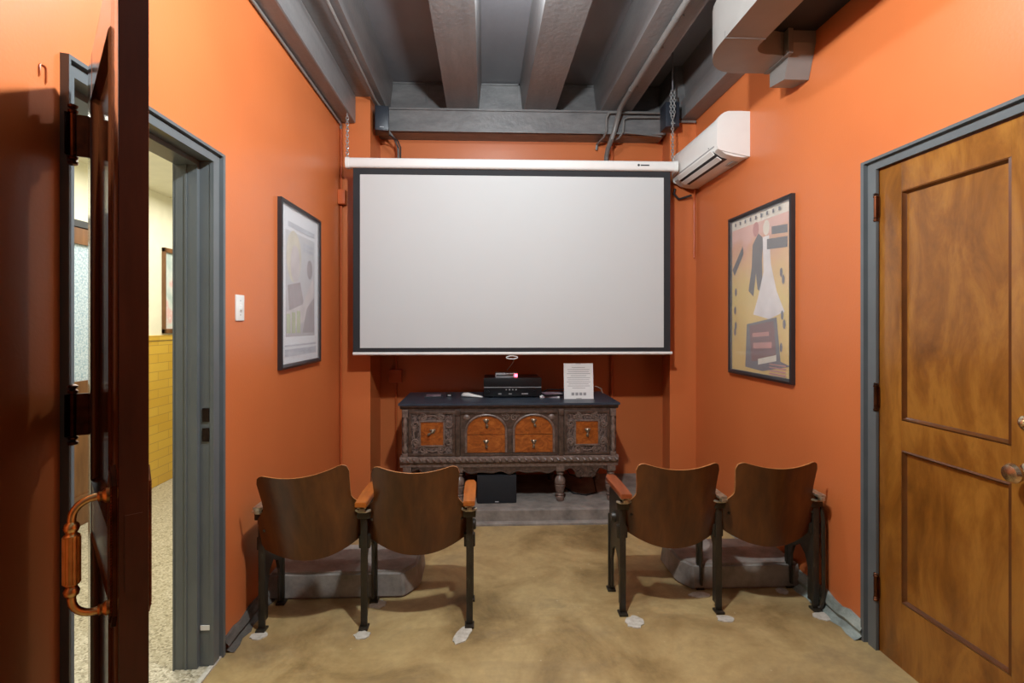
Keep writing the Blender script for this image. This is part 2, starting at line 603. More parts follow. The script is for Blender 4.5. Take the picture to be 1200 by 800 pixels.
# concrete plinths behind the seats
for (pts, h, lab) in (([(L, 2.69), (-0.40, 2.69), (-0.33, 2.80), (-0.33, 3.06), (L, 3.06)], 0.13, 'low rough concrete plinth against the left wall'),
                      ([(1.03, 2.80), (1.08, 2.71), (R, 2.71), (R, 3.06), (1.03, 3.06)], 0.13, 'low rough concrete plinth against the right wall')):
    mb = MB()
    cx = sum(p[0] for p in pts) / 5
    cy = sum(p[1] for p in pts) / 5
    a = [mb.bm.verts.new((p[0], p[1], 0)) for p in pts]
    b = [mb.bm.verts.new((p[0] + (cx - p[0]) * 0.05, p[1] + (cy - p[1]) * 0.05, h)) for p in pts]
    mb._f(a)
    mb._f(b[::-1])
    for i in range(5):
        mb._f([a[i], b[i], b[(i + 1) % 5], a[(i + 1) % 5]])
    bmesh.ops.bevel(mb.bm, geom=mb.bm.edges[:], offset=0.012, segments=3, affect='EDGES')
    o = mb.build('concrete_plinth', M['concrete'], smooth=40)
    tag(o, lab, kind='structure')


def cove(x_wall, sgn, y0, y1, h, w, n=36):
    """worn concrete cove at the foot of a side wall, uneven along its length"""
    mb = MB()
    rows = []
    rnd = random.Random(3)
    for i in range(n + 1):
        y = y0 + (y1 - y0) * i / n
        hh = h * (0.8 + 0.28 * rnd.random())
        ww = w * (0.8 + 0.4 * rnd.random())
        prof = [(0.0, hh), (0.012, hh), (0.03, hh * 0.55), (0.35 * ww, hh * 0.28), (0.7 * ww, hh * 0.1), (ww, 0.002)]
        rows.append([mb.bm.verts.new((x_wall + sgn * p[0], y, p[1])) for p in prof])
    for A, B in zip(rows, rows[1:]):
        for k in range(len(A) - 1):
            mb._f([A[k], A[k + 1], B[k + 1], B[k]])
    return mb


struct('baseboard_right', cove(R, -1, 2.25, 4.10, 0.085, 0.055), M['teal_curb'], 'worn grey-green concrete curb at the foot of the right wall')
struct('baseboard_left', cove(L, 1, 2.27, 4.10, 0.06, 0.05), M['dark_curb'], 'dark worn concrete curb at the foot of the left wall')

# ------------------------------------------------------------------ corridor beyond the left door
HX = -2.80
mb = MB().box(HX - 0.1, L - 0.13, 0.3, 8.0, -0.1, -0.001)
struct('floor_hall', mb, M['terrazzo'], 'speckled terrazzo corridor floor', 0)
# threshold strip inside the doorway
mb = MB().box(L - 0.13, L + 0.0, DO0, DO1, 0.0, 0.004)
struct('trim_3', mb, M['terrazzo'], 'terrazzo threshold in the open doorway', 0)
mb = MB().box(L - 0.005, L + 0.014, 1.42, 2.27, 0.0, 0.007)
struct('trim_4', mb, M['plaster_patch'], 'pale metal threshold strip at the open doorway', 0)
mb = MB().box(HX - 0.12, HX, 0.3, 8.0, 1.275, 2.6)
mb.box(HX - 0.12, HX, 0.3, 8.0, 0, 1.275)
o = struct('wall_hall', mb, M['cream'], 'cream corridor wall', 0)
mb = MB().box(HX - 0.01, HX + 0.012, 4.1, 8.0, 0, 1.235)
mb.box(HX - 0.01, HX + 0.02, 4.1, 8.0, 1.24, 1.285, 0.005)
struct('trim_5', mb, M['yellow_brick'], 'yellow glazed brick wainscot along the corridor', 0)
mb = MB().box(HX - 0.12, L - 0.13, 0.2, 0.3, 0, 2.6)
mb.box(HX - 0.12, L - 0.13, 8.0, 8.1, 0, 2.6)
struct('wall_hall_end', mb, M['cream'], 'cream end wall of the corridor', 0)
mb = MB().box(L - 0.13, L - 0.12, RY, DO0 - 0.02, 0, 2.6)
mb.box(L - 0.13, L - 0.12, DO1 + 0.02, 8.0, 0, 2.6)
mb.box(L - 0.13, L - 0.12, DO0 - 0.02, DO1 + 0.02, DH + 0.05, 2.6)
struct('wall_hall_side', mb, M['cream'], 'cream corridor side of the partition wall', 0)
mb = MB().box(HX - 0.12, L - 0.13, 0.2, 8.1, 2.51, 2.62)
struct('ceiling_hall', mb, M['cream'], 'cream corridor ceiling', 0)

# corridor door with frosted pane
d3 = thing('door_3', 'brown corridor door with pebbled frosted glass', None, (HX, 3.25, 0), kind='structure')
mb = MB()
mb.box(0, 0.05, -0.06, 0.0, 0, 2.09)
mb.box(0, 0.05, 0.80, 0.86, 0, 2.09)
mb.box(0, 0.05, -0.06, 0.86, 2.045, 2.09)
mb.build('door_frame', M['frame_groove'], d3, 0)
mb = MB()
mb.box(0, 0.04, 0.0, 0.10, 0, 2.04)
mb.box(0, 0.04, 0.70, 0.80, 0, 2.04)
mb.box(0, 0.04, 0.10, 0.70, 1.93, 2.04)
mb.box(0, 0.04, 0.10, 0.70, 0.82, 0.99)
mb.box(0, 0.04, 0.10, 0.70, 0.0, 0.2)
mb.box(0.005, 0.02, 0.08, 0.72, 0.18, 0.84)
mb.build('door_leaf', M['hall_wood'], d3, 0)
MB().box(0.012, 0.02, 0.09, 0.71, 0.98, 1.94).build('pane', M['frosted'], d3, 0)
# corridor picture
pic = thing('hall_picture', 'narrow brown-framed picture on the cream corridor wall', 'picture', (HX, 4.72, 1.675))
mb = MB()
mb.box(0, 0.03, 0, 0.6, 0.335, 0.375, 0.004)
mb.box(0, 0.03, 0, 0.6, -0.375, -0.335, 0.004)
mb.box(0, 0.03, 0, 0.018, -0.375, 0.375, 0.004)
mb.box(0, 0.03, 0.582, 0.6, -0.375, 0.375, 0.004)
mb.build('frame', M['hall_wood'], pic)
M['hallpic'] = mottled('pale_floral_print', [(0.35, (176, 192, 190)), (0.55, (206, 212, 208)), (0.66, (222, 178, 176)), (0.75, (226, 222, 218))], (6, 6, 6), 4, rough=0.3)
MB().box(0.004, 0.012, 0.015, 0.585, -0.34, 0.34).build('print', M['hallpic'], pic, 0)

# ------------------------------------------------------------------ left door frame
fr = thing('trim_6', 'grey steel frame around the open doorway', None, kind='structure')


def casing(mb, sgn, xw, y_in, y_out, ztop, header=None):
    pass


def frame_profile(xf, sg):
    """cross-section (u outward from opening, x) of pressed-steel casing; sg=+1 room is towards +x"""
    return [(0.0, xf + 0.012 * sg), (0.045, xf + 0.012 * sg), (0.047, xf + 0.004 * sg), (0.058, xf + 0.004 * sg),
            (0.060, xf + 0.022 * sg), (0.078, xf + 0.022 * sg), (0.082, xf), (0.0, xf - 0.004 * sg)]


def steel_casing(name, xf, sg, y0, y1, h, parent, near=1.0):
    mb = MB()
    pr = frame_profile(xf, sg)
    # path: up y0 side, across, down y1 side with mitred corners
    rings = []
    for (uy, uz, base) in ((y0, 0.0, 'a'), (y0, h, 'b'), (y1, h, 'c'), (y1, 0.0, 'd')):
        ring = []
        for (u, x) in pr:
            y = y0 - u * near if base in 'ab' else y1 + u
            z = 0.0 if base in 'ad' else h + u * 0.62
            ring.append(mb.bm.verts.new((x, y, z)))
        rings.append(ring)
    for A, B in zip(rings, rings[1:]):
        n = len(A)
        for k in range(n):
            mb._f([A[k], A[(k + 1) % n], B[(k + 1) % n], B[k]])
    mb._f(rings[0][::-1])
    mb._f(rings[-1])
    return mb.build(name, M['frame_grey'], parent, 0)


steel_casing('casing', L, 1, DO0, DO1, DH, fr, 0.4)
mb = MB()
for (a0, a1, b0, b1) in ((L - 0.045, L + 0.010, DO1 + 0.002, DO1 + 0.02), (L - 0.132, L - 0.045, DO1 - 0.018, DO1 + 0.02), (L - 0.045, L + 0.010, DO0 - 0.02, DO0 - 0.002), (L - 0.132, L - 0.045, DO0 - 0.02, DO0 + 0.018)):
    mb.box(a0, a1, b0, b1, 0, DH)
mb.box(L - 0.092, L - 0.084, DO1 - 0.022, DO1 - 0.01, 0, DH)
mb.box(L - 0.045, L + 0.010, DO0, DO1, DH + 0.002, DH + 0.03)
mb.box(L - 0.132, L - 0.045, DO0 + 0.018, DO1 - 0.018, DH - 0.018, DH + 0.03)
mb.box(L - 0.14, L - 0.13, DO0 - 0.05, DO0 + 0.018, 0, DH + 0.05)
mb.box(L - 0.14, L - 0.13, DO1 - 0.018, DO1 + 0.05, 0, DH + 0.05)
mb.build('jamb', M['frame_grey'], fr, 0)
for za in (0.91, 0.99):
    MB().box(L - 0.032, L - 0.006, DO1 - 0.002, DO1 + 0.001, za, za + 0.055).build('strike_plate', M['hinge_dk'], fr, 0)
MB().box(L - 0.04, L - 0.004, DO1 - 0.002, DO1 + 0.001, 0.15, 0.17).build('tape', M['paper'], fr, 0)

# ------------------------------------------------------------------ panelled doors (local: x along width from hinge, y thickness (0 = seen face), z up)
def panel_door(parent, w, t, h, wood, mould, edge=None, st_h=0.117, st_l=0.114):
    zs = [(0.262, 0.879), (0.996, 1.919)]
    x0, x1 = st_h, w - st_l
    mb = MB()
    mb.box(0, x0, 0, t, 0, h, 0.0015)
    mb.box(x1, w, 0, t, 0, h, 0.0015)
    for a, b in ((0, zs[0][0]), (zs[0][1], zs[1][0]), (zs[1][1], h)):
        mb.box(x0, x1, 0.0004, t - 0.0004, a, b)
    mb.build('leaf', wood, parent)
    for a, b in zs:
        p = MB().box(x0, x1, 0.012, t - 0.012, a, b).build('panel', wood, parent)
        mb = MB()
        q = 0.016
        for y0, ys in ((0.0, 1), (t, -1)):
            # sticking: triangular moulding all round
            for (ax, bx, az, bz, dx, dz) in ((x0, x0, a, b, 1, 0), (x1, x1, a, b, -1, 0), (x0, x1, a, a, 0, 1), (x0, x1, b, b, 0, -1)):
                prof = [(0, 0.001), (0.4 * q, -0.003), (0.55 * q, 0.004), (q, 0.012), (0, 0.012)]
                A = []
                B = []
                for (o_, yy) in prof:
                    if dx:
                        A.append(mb.bm.verts.new((ax + dx * o_, y0 + ys * yy, az + o_)))
                        B.append(mb.bm.verts.new((ax + dx * o_, y0 + ys * yy, bz - o_)))
                    else:
                        A.append(mb.bm.verts.new((ax + o_, y0 + ys * yy, az + dz * o_)))
                        B.append(mb.bm.verts.new((bx - o_, y0 + ys * yy, az + dz * o_)))
                n = len(prof)
                for k in range(n):
                    mb._f([A[k], B[k], B[(k + 1) % n], A[(k + 1) % n]])
                mb._f(A)
                mb._f(B[::-1])
        mb.build('moulding', mould, p, 30)


def butt_hinge(parent, x, y, z, h, mat, reach=0.02):
    mb = MB()
    mb.tube([(x, y, z - h / 2), (x, y, z + h / 2)], 0.008, 10)
    for zz in (-h / 2, h / 2):
        mb.lathe([(0.004, -0.012), (0.010, -0.008), (0.010, -0.002), (0.006, 0.002), (0.010, 0.006), (0.004, 0.012)], 10, Matrix.Translation((x, y, z + zz)))
    mb.box(x, x + reach, y + 0.004, y + 0.009, z - h / 2 + 0.006, z + h / 2 - 0.006)
    mb.box(x - reach * 0.8, x, y + 0.004, y + 0.009, z - h / 2 + 0.006, z + h / 2 - 0.006)
    return mb.build('hinge', mat, parent)


# right oak door, closed (face towards -x); local x runs towards the camera (-y)
d2 = thing('door_2', 'closed amber oak two-panel door in grey frame', None, (R + 0.004, RD1, 0), -PI / 2, kind='structure')
# rotz -90: local x -> -y ; local y -> +x (into the wall)
panel_door(d2, RD1 - RD0, 0.04, DH - 0.006, M['oak'], M['oak_mould'])
for z in (1.879, 1.074, 0.268):
    butt_hinge(d2, -0.006, -0.012, z, 0.10, M['bronze_dk'], 0.012)
kx = RD1 - 1.560
RX = Matrix.Rotation(PI / 2, 4, 'X')
mb = MB().lathe([(0.028, 0), (0.03, 0.006), (0.022, 0.010), (0.010, 0.014), (0.010, 0.034), (0.018, 0.040), (0.029, 0.050), (0.031, 0.060), (0.025, 0.070), (0.008, 0.074)], 20, Matrix.Translation((kx, 0, 0.927)) @ RX)
mb.build('knob', M['brass'], d2)
mb = MB().lathe([(0.022, 0), (0.022, 0.004), (0.016, 0.008), (0.010, 0.008), (0.010, 0.016), (0.004, 0.018)], 18, Matrix.Translation((RD1 - 1.575, 0, 1.078)) @ RX)
mb.build('lock_cylinder', M['brass'], d2)
fr2 = thing('trim_7', 'grey steel frame around the closed oak door', None, kind='structure')
steel_casing('casing', R, -1, RD0, RD1, DH, fr2)

# left dark door, swung open towards the camera
TH = math.radians(39.3)
d1 = thing('door_1', 'dark varnished door standing open, seen nearly edge-on', None, (-1.02, 1.407, 0.008), TH - PI / 2, kind='structure')
# local x -> (sin TH, -cos TH); local y -> (cos TH, sin TH) i.e. away from the seen face
DW, DT = 0.66, 0.043
panel_door(d1, DW, DT, DH - 0.006, M['dark_door'], M['dark_door'])
MB().box(DW - 0.001, DW + 0.0015, 0.0015, DT - 0.0015, 0.002, DH - 0.01).build('latch_edge', M['dark_edge'], d1, 0)
mb = MB().box(DW + 0.001, DW + 0.003, 0.009, DT - 0.009, 0.93, 1.06)
mb.build('lock_faceplate', M['dark_edge'], d1, 0)
for z in (1.86, 1.145, 0.30):
    mb = MB()
    hx, hy, hh = -0.008, -0.030, 0.115
    mb.tube([(hx, hy, z - hh / 2), (hx, hy, z + hh / 2)], 0.0075, 12)
    for s in (-1, 1):
        mb.lathe([(0.004, -0.013), (0.011, -0.010), (0.012, -0.004), (0.006, 0.0), (0.011, 0.004), (0.012, 0.009), (0.004, 0.013)], 12, Matrix.Translation((hx, hy, z + s * (hh / 2 + 0.008))))
    # leaf to the door edge
    mb.prism([(hx, hy), (hx - 0.004, hy), (-0.006, 0.0), (-0.006, DT), (0.0, DT), (0.0, -0.004)], z - hh / 2 + 0.004, z + hh / 2 - 0.004, 'z')
    mb.build('hinge', M['bronze_dk'], d1, 30)
    # jamb leaf belongs to the wall casing
    inv = Matrix.Translation((-1.02, 1.407, 0.008)) @ Matrix.Rotation(TH - PI / 2, 4, 'Z')
    pw = inv @ Vector((hx, hy, z))
    mb = MB().prism([(pw.x, pw.y), (pw.x - 0.001, pw.y + 0.006), (L + 0.0225, DO0 - 0.002), (L + 0.0225, DO0 - 0.034), (L + 0.027, DO0 - 0.034), (pw.x - 0.006, pw.y - 0.02)], z - hh / 2 + 0.012, z + hh / 2 + 0.004, 'z')
    mb.build('hinge_leaf', M['hinge_dk'], fr, 30)
# pull handle with back plate on the seen face
px_ = DW - 0.052
for face in (0, 1):
    ys = -1 if face == 0 else 1
    y0 = 0 if face == 0 else DT
    z0, z1 = 0.856, 1.135
    mb = MB()
    a, b2 = px_ - 0.027, px_ + 0.027
    out = [(a, z0 + 0.03), (a + 0.015, z0 + 0.012), (px_, z0), (b2 - 0.015, z0 + 0.012), (b2, z0 + 0.03), (b2, z1 - 0.03), (b2 - 0.015, z1 - 0.012), (px_, z1), (a + 0.015, z1 - 0.012), (a, z1 - 0.03)]
    mb.prism(out, y0, y0 + ys * 0.005)
    inn = [(px_ + (x - px_) * 0.8, 0.9955 + (z - 0.9955) * 0.94) for x, z in out]
    mb.prism(inn, y0 + ys * 0.005, y0 + ys * 0.008)
    for k in range(44):          # beaded rim
        z = z0 + 0.032 + (z1 - z0 - 0.064) * k / 43
        for xx in (a + 0.003, b2 - 0.003):
            mb.lathe([(0.0006, -0.0025), (0.0024, 0), (0.0006, 0.0025)], 6, Matrix.Translation((xx, y0 + ys * 0.006, z)))
    plate = mb.build('handle_plate', M['bronze_dk'], d1, 30)
    if face == 1:
        continue
    zb, zt = 0.893, 1.085
    e = 0.057
    mb = MB()
    path = [(px_, y0 + ys * 0.006, zb)]
    for ang in range(0, 91, 15):
        r = 0.03
        path.append((px_, y0 + ys * (e - r + r * math.sin(math.radians(ang))), zb + r - r * math.cos(math.radians(ang))))
    for ang in range(90, -1, -15):
        path.append((px_, y0 + ys * (e - r + r * math.sin(math.radians(ang))), zt - r + r * math.cos(math.radians(ang))))
    path.append((px_, y0 + ys * 0.006, zt))
    mb.tube(path, 0.0062, 14)
    for z in (zb, zt):           # roses
        T = Matrix.Translation((px_, y0 + ys * 0.008, z)) @ Matrix.Rotation(PI / 2 * (1 if ys < 0 else -1), 4, 'X')
        mb.lathe([(0.012, 0), (0.0125, 0.004), (0.008, 0.009), (0.009, 0.013), (0.006, 0.016)], 14, T)
    # fluted grip
    hz = (zb + zt) / 2
    prof_r = [(0.006, -0.062), (0.010, -0.058), (0.0115, -0.052), (0.009, -0.046), (0.007, -0.044), (0.0115, -0.040), (0.0115, 0.040), (0.007, 0.044), (0.009, 0.046), (0.0115, 0.052), (0.010, 0.058), (0.006, 0.062)]
    mb.lathe(prof_r, 20, Matrix.Translation((px_, y0 + ys * e, hz)))
    for k in range(14):
        an = 2 * PI * k / 14
        mb.tube([(px_ + 0.0112 * math.cos(an), y0 + ys * e + 0.0112 * math.sin(an), hz - 0.038), (px_ + 0.0112 * math.cos(an), y0 + ys * e + 0.0112 * math.sin(an), hz + 0.038)], 0.0019, 6)
    mb.build('pull_handle', M['bronze'], plate, 40)

# small staple on the wall above the shadow line
mb = MB().tube([(L - 0.002, 1.374, 1.985), (L + 0.003, 1.374, 1.992), (L + 0.003, 1.374, 2.026), (L + 0.003, 1.370, 2.031), (L + 0.003, 1.358, 2.031), (L + 0.003, 1.354, 2.026), (L + 0.003, 1.354, 2.002), (L - 0.002, 1.354, 1.996)], 0.0022, 6)
tag(mb.build('wall_hook', M['orange']), 'tiny bent wire hook on the wall above the dark door', 'hook')

# ------------------------------------------------------------------ light switch
sw = thing('light_switch', 'white light switch on the orange wall beside the doorway', 'switch', (L, 2.427, 1.457))
MB().box(0, 0.007, -0.040, 0.040, -0.058, 0.058, 0.003).build('plate', M['white_plastic'], sw)
mb = MB().box(0.005, 0.016, -0.006, 0.006, -0.010, 0.012, 0.002)
mb.build('toggle', M['white_plastic'], sw)
for z in (-0.032, 0.032):
    mb = MB().lathe([(0.003, 0), (0.003, 0.0015), (0.001, 0.002)], 8, Matrix.Translation((0.0065, 0, z)) @ Matrix.Rotation(PI / 2, 4, 'Y'))
    mb.build('screw', M['grey_plastic'], sw)

# ------------------------------------------------------------------ posters (local: x along the wall, y = out of the wall negative, z up)
def poster(name, label, loc, rotz, w, h, fw, dep, shapes, mats):
    t = thing(name, label, 'poster', loc, rotz)
    mb = MB()
    pr = [(0, 0), (0, -dep), (fw * 0.45, -dep - 0.004), (fw, -dep + 0.006), (fw, 0)]
    cs = [(-w / 2, -h / 2, 1, 1), (w / 2, -h / 2, -1, 1), (w / 2, h / 2, -1, -1), (-w / 2, h / 2, 1, -1)]
    rings = [[mb.bm.verts.new((x + sx * o_, y, z + sz * o_)) for (o_, y) in pr] for (x, z, sx, sz) in cs]
    for i in range(4):
        A, B = rings[i], rings[(i + 1) % 4]
        for k in range(len(pr)):
            mb._f([A[k], A[(k + 1) % len(pr)], B[(k + 1) % len(pr)], B[k]])
    mb.build('frame', M['frame_black'], t, 20)
    mb = MB()
    mb.box(-w / 2 + fw * 0.6, w / 2 - fw * 0.6, -0.008, -0.002, -h / 2 + fw * 0.6, h / 2 - fw * 0.6)
    y = -0.0083
    for (mi, poly) in shapes:
        mb.mi = mi
        mb.prism([(p[0], p[1]) for p in poly], y, y + 0.0002)
        y -= 0.00022
    mb.build('print', mats, t, 0)
    MB().box(-w / 2 + fw * 0.7, w / 2 - fw * 0.7, -dep + 0.004, -dep + 0.006, -h / 2 + fw * 0.7, h / 2 - fw * 0.7).build('glass_pane', M['glass'], t, 0)
    return t


def ell(cx, cz, rx, rz, n=20, a0=0, a1=360):
    return [(cx + rx * math.cos(math.radians(a0 + (a1 - a0) * i / n)), cz + rz * math.sin(math.radians(a0 + (a1 - a0) * i / n))) for i in range(n)]


def rect(x0, x1, z0, z1, sl=0.0):
    return [(x0, z0), (x1, z0 + sl), (x1, z1 + sl), (x0, z1)]


def gradient_print(name, stops, w, h):
    m, nt, b = base_mat(name, 0.6)
    tc = nt.nodes.new('ShaderNodeTexCoord')
    sp = nt.nodes.new('ShaderNodeSeparateXYZ')
    nt.links.new(tc.outputs['Object'], sp.inputs[0])
    mr = nt.nodes.new('ShaderNodeMapRange')
    mr.inputs['From Min'].default_value = -h / 2
    mr.inputs['From Max'].default_value = h / 2
    nt.links.new(sp.outputs['Z'], mr.inputs[0])
    nz = nt.nodes.new('ShaderNodeTexNoise')
    nz.inputs['Scale'].default_value = 5
    nt.links.new(tc.outputs['Object'], nz.inputs['Vector'])
    ad = nt.nodes.new('ShaderNodeMath')
    ad.operation = 'MULTIPLY_ADD'
    ad.inputs[1].default_value = 0.3
    nt.links.new(nz.outputs['Fac'], ad.inputs[0])
    nt.links.new(mr.outputs[0], ad.inputs[2])
    r = nt.nodes.new('ShaderNodeValToRGB')
    els = r.color_ramp.elements
    while len(els) < len(stops):
        els.new(0.5)
    for e, (p, c) in zip(els, stops):
        e.position = p
        e.color = lin(c) + (1,)
    nt.links.new(ad.outputs[0], r.inputs[0])
    nt.links.new(r.outputs[0], b.inputs['Base Color'])
    return m


# right wall poster: plain stand-in for the dance film sheet (colour fields only, contrast muted to paint in reflection)
W_, H_ = 0.735, 1.03
pm = [gradient_print('yellow_pink_print', [(0.3, (224, 186, 92)), (0.65, (226, 196, 110)), (0.95, (222, 164, 128)), (1.15, (224, 176, 160))], W_, H_),
      plain('print_charcoal', (82, 80, 82), 0.6), plain('print_white', (226, 220, 218), 0.6), plain('print_maroon', (112, 62, 62), 0.6),
      plain('print_cream', (224, 214, 196), 0.6), plain('print_slate', (92, 90, 98), 0.6), plain('print_rose', (196, 128, 120), 0.6)]
sh = [(4, rect(-0.34, 0.34, 0.43, 0.49)),
      (1, [(-0.12, 0.02), (-0.06, -0.02), (-0.03, 0.12), (-0.01, 0.02), (0.05, 0.0), (0.04, 0.2), (0.06, 0.32), (0.0, 0.36), (-0.07, 0.30), (-0.08, 0.16)]),
      (6, ell(-0.03, 0.39, 0.035, 0.045)),
      (4, ell(0.09, 0.38, 0.035, 0.045)),
      (2, [(0.05, 0.33), (0.12, 0.33), (0.14, 0.16), (0.20, 0.0), (0.28, -0.12), (0.12, -0.16), (-0.06, -0.13), (0.0, -0.02), (0.06, 0.12)]),
      (5, [(-0.14, -0.19), (0.20, -0.15), (0.24, -0.40), (0.34, -0.42), (0.05, -0.47), (-0.16, -0.46)]),
      (3, [(-0.11, -0.20), (0.17, -0.17), (0.20, -0.39), (-0.08, -0.42)]),
      (6, rect(-0.07, 0.12, -0.27, -0.245, 0.012)), (6, rect(-0.06, 0.15, -0.34, -0.305, 0.012)),
      (1, rect(0.15, 0.31, 0.33, 0.375, -0.015)), (1, rect(0.10, 0.31, 0.25, 0.31, -0.015)),
      (1, [(-0.33, 0.17), (-0.30, 0.13), (-0.18, 0.26), (-0.19, 0.31)]),
      (4, rect(0.0, 0.2, -0.435, -0.40, 0.035))]
for (x, z) in ((0.25, 0.10), (0.27, 0.06), (0.26, -0.14), (0.28, -0.19), (0.25, -0.32), (-0.28, 0.02), (-0.29, -0.1), (-0.28, -0.2), (-0.29, -0.24)):
    sh.append((5, ell(x, z, 0.014, 0.028, 7)))
for k in range(4):
    sh.append((6, rect(0.13, 0.30, -0.425 - 0.018 * k, -0.418 - 0.018 * k)))
for k in range(9):
    sh.append((5, rect(-0.29 + 0.065 * k, -0.27 + 0.065 * k, 0.45, 0.472)))
poster('framed_poster', 'black-framed yellow poster with dark and white figures on right wall', (R, 3.146, 1.572), -PI / 2, W_, H_, 0.028, 0.024, sh, pm)

# left wall poster: print paled to paint in glass glare, wide white margin
W2, H2 = 0.69, 0.93
pm2 = [plain('print_margin_white', (224, 227, 232), 0.6, var=0.01), gradient_print('print_glare_grey', [(0.2, (170, 164, 168)), (0.6, (186, 184, 188)), (1.1, (200, 202, 206))], W2, H2),
       plain('print_glare_blond', (206, 198, 178), 0.6), plain('print_glare_rose', (198, 188, 188), 0.6), plain('print_glare_mauve', (156, 146, 150), 0.6),
       plain('print_glare_green', (176, 184, 148), 0.6), plain('print_glare_line', (186, 190, 200), 0.6)]
sh2 = [(1, rect(-0.25, 0.25, -0.29, 0.31)),
       (2, ell(-0.12, 0.17, 0.12, 0.15)),
       (3, ell(-0.10, 0.13, 0.075, 0.11)),
       (4, [(-0.22, 0.0), (-0.02, 0.03), (0.06, -0.12), (-0.2, -0.14)]),
       (3, [(-0.24, -0.15), (0.02, -0.10), (0.22, 0.08), (0.24, -0.02), (0.05, -0.2), (-0.24, -0.28)]),
       (4, [(0.02, -0.27), (0.24, -0.27), (0.24, -0.05), (0.1, -0.12)]),
       (5, rect(-0.24, -0.18, -0.27, -0.16)), (5, rect(-0.16, -0.10, -0.27, -0.15)), (5, rect(-0.08, -0.02, -0.27, -0.14)),
       (4, ell(0.15, 0.12, 0.05, 0.06)), (6, rect(-0.27, 0.27, -0.345, -0.335)), (6, rect(-0.27, 0.27, -0.40, -0.36)),
       (6, rect(-0.22, 0.24, 0.33, 0.36)), (6, rect(0.03, 0.22, 0.22, 0.24)), (6, rect(0.03, 0.22, 0.25, 0.27))]
poster('framed_poster', 'black-framed portrait poster on left wall, colours paled by painted glare', (L, 3.217, 1.601), PI / 2, W2, H2, 0.026, 0.022, sh2, pm2)

# ------------------------------------------------------------------ projection screen
ps = thing('projection_screen', 'white pull-down projection screen with black border hung on chains', 'projection screen', (0.222, 3.9, 1.16))
mb = MB()
xl, xr = -1.21, 1.21
ov = [(0.030 * math.copysign(abs(math.cos(t_)) ** 0.6, math.cos(t_)), 1.396 + 0.037 * math.copysign(abs(math.sin(t_)) ** 0.6, math.sin(t_))) for t_ in [2 * PI * i / 24 for i in range(24)]]
mb.prism(ov, xl + 0.012, xr - 0.012, 'x')
mb.build('case', M['white_metal'], ps, 40)
for s, x in ((-1, xl), (1, xr)):
    mb = MB().prism([(y * 1.12, 1.396 + (z - 1.396) * 1.12) for y, z in ov], x - 0.013, x + 0.013, 'x')
    mb.build('end_cap', M['white_plastic'], ps, 40)
MB().box(-1.172, 1.172, -0.002, 0.0, 0.015, 1.37).build('border', M['screen_black'], ps, 0)
MB().box(-1.122, 1.122, -0.0028, -0.0018, 0.048, 1.314).build('viewing_surface', M['screen_white'], ps, 0)
MB().tube([(-1.172, -0.001, 0.006), (1.185, -0.001, 0.006)], 0.0115, 14).build('weight_bar', M['white_metal'], ps, 40)
mb = MB().lathe([(0.009, 0), (0.009, 0.001), (0.004, 0.0014)], 12, Matrix.Translation((0.925, -0.0305, 1.397)) @ RX)
mb.box(0.94, 1.005, -0.0312, -0.030, 1.392, 1.401)
mb.build('maker_badge', M['ink'], ps, 0)
# pull loop
lp = [(-0.012 + 0.042 * math.cos(a), -0.004, -0.024 + 0.011 * math.sin(a)) for a in [2 * PI * i / 20 for i in range(20)]]
mb = MB().tube(lp, 0.0035, 8, closed=True)
mb.build('pull_loop', M['white_plastic'], ps)
tube_thing('cord', [(0.225, 3.9, 1.125), (0.222, 3.93, 1.10), (0.20, 4.0, 1.06), (0.19, 4.10, 1.035), (0.185, 4.16, 1.018)], 0.0028, M['cable_pale'], 'thin pale cord from the screen loop down to the silver box', 'cord')


def chain_thing(x, y, z0, z1, label, double_to=None):
    mb = MB()
    z = z0
    k = 0
    while z < z1:
        dbl = double_to is not None and z > double_to
        for off in ((-0.012, 0.012) if dbl else (0.0,)):
            pts = []
            for i in range(10):
                a = 2 * PI * i / 10
                u, v = 0.0095 * math.cos(a), 0.015 * math.sin(a)
                pts.append((x + off + (u if k % 2 else 0.2 * u), y + (0.2 * u if k % 2 else u), z + v))
            mb.tube(pts, 0.003, 6, closed=True)
        z += 0.021
        k += 1
    o = mb.build('chain', M['chain'])
    return tag(o, label, 'chain', 'screen hanging chains')


chain_thing(-0.992, 3.9, 2.61, 2.915, 'zinc chain holding up the left end of the screen')
chain_thing(1.412, 3.9, 2.61, 3.12, 'zinc chain holding up the right end of the screen', 2.93)
tag(MB().tube([(1.412, 3.9, 3.12), (1.412, 3.9, TOP)], 0.005, 8).build('ceiling_hook', M['ceil']), 'dark hook rod hanging from the ceiling above the right chain', 'hook')

# ------------------------------------------------------------------ air conditioner
ac = thing('air_conditioner', 'white wall-mounted air conditioner beside the projection screen', 'air conditioner', (R, 3.263, 2.43))
prof = [(0, 0.01), (0, 0.285)] + [(-0.02, 0.287), (-0.13, 0.285)] + [(-0.13 + 0.077 * math.cos(math.radians(a)) * -1, 0.205 + 0.08 * math.sin(math.radians(a))) for a in range(80, -1, -16)] + [(-0.207, 0.11)]
body = prof + [(-0.206, 0.076), (-0.196, 0.054), (-0.15, 0.024), (-0.10, 0.010), (-0.04, 0.003)]
MB().prism(body, 0.012, 0.80, 'y').build('body', M['white_plastic'], ac, 25)
endp = [(0, 0.005), (0, 0.29), (-0.05, 0.292), (-0.132, 0.29)] + [(-0.13 - 0.081 * math.cos(math.radians(a)), 0.205 + 0.085 * math.sin(math.radians(a))) for a in range(80, -1, -16)] + [(-0.211, 0.11), (-0.210, 0.070), (-0.204, 0.054), (-0.190, 0.044)]
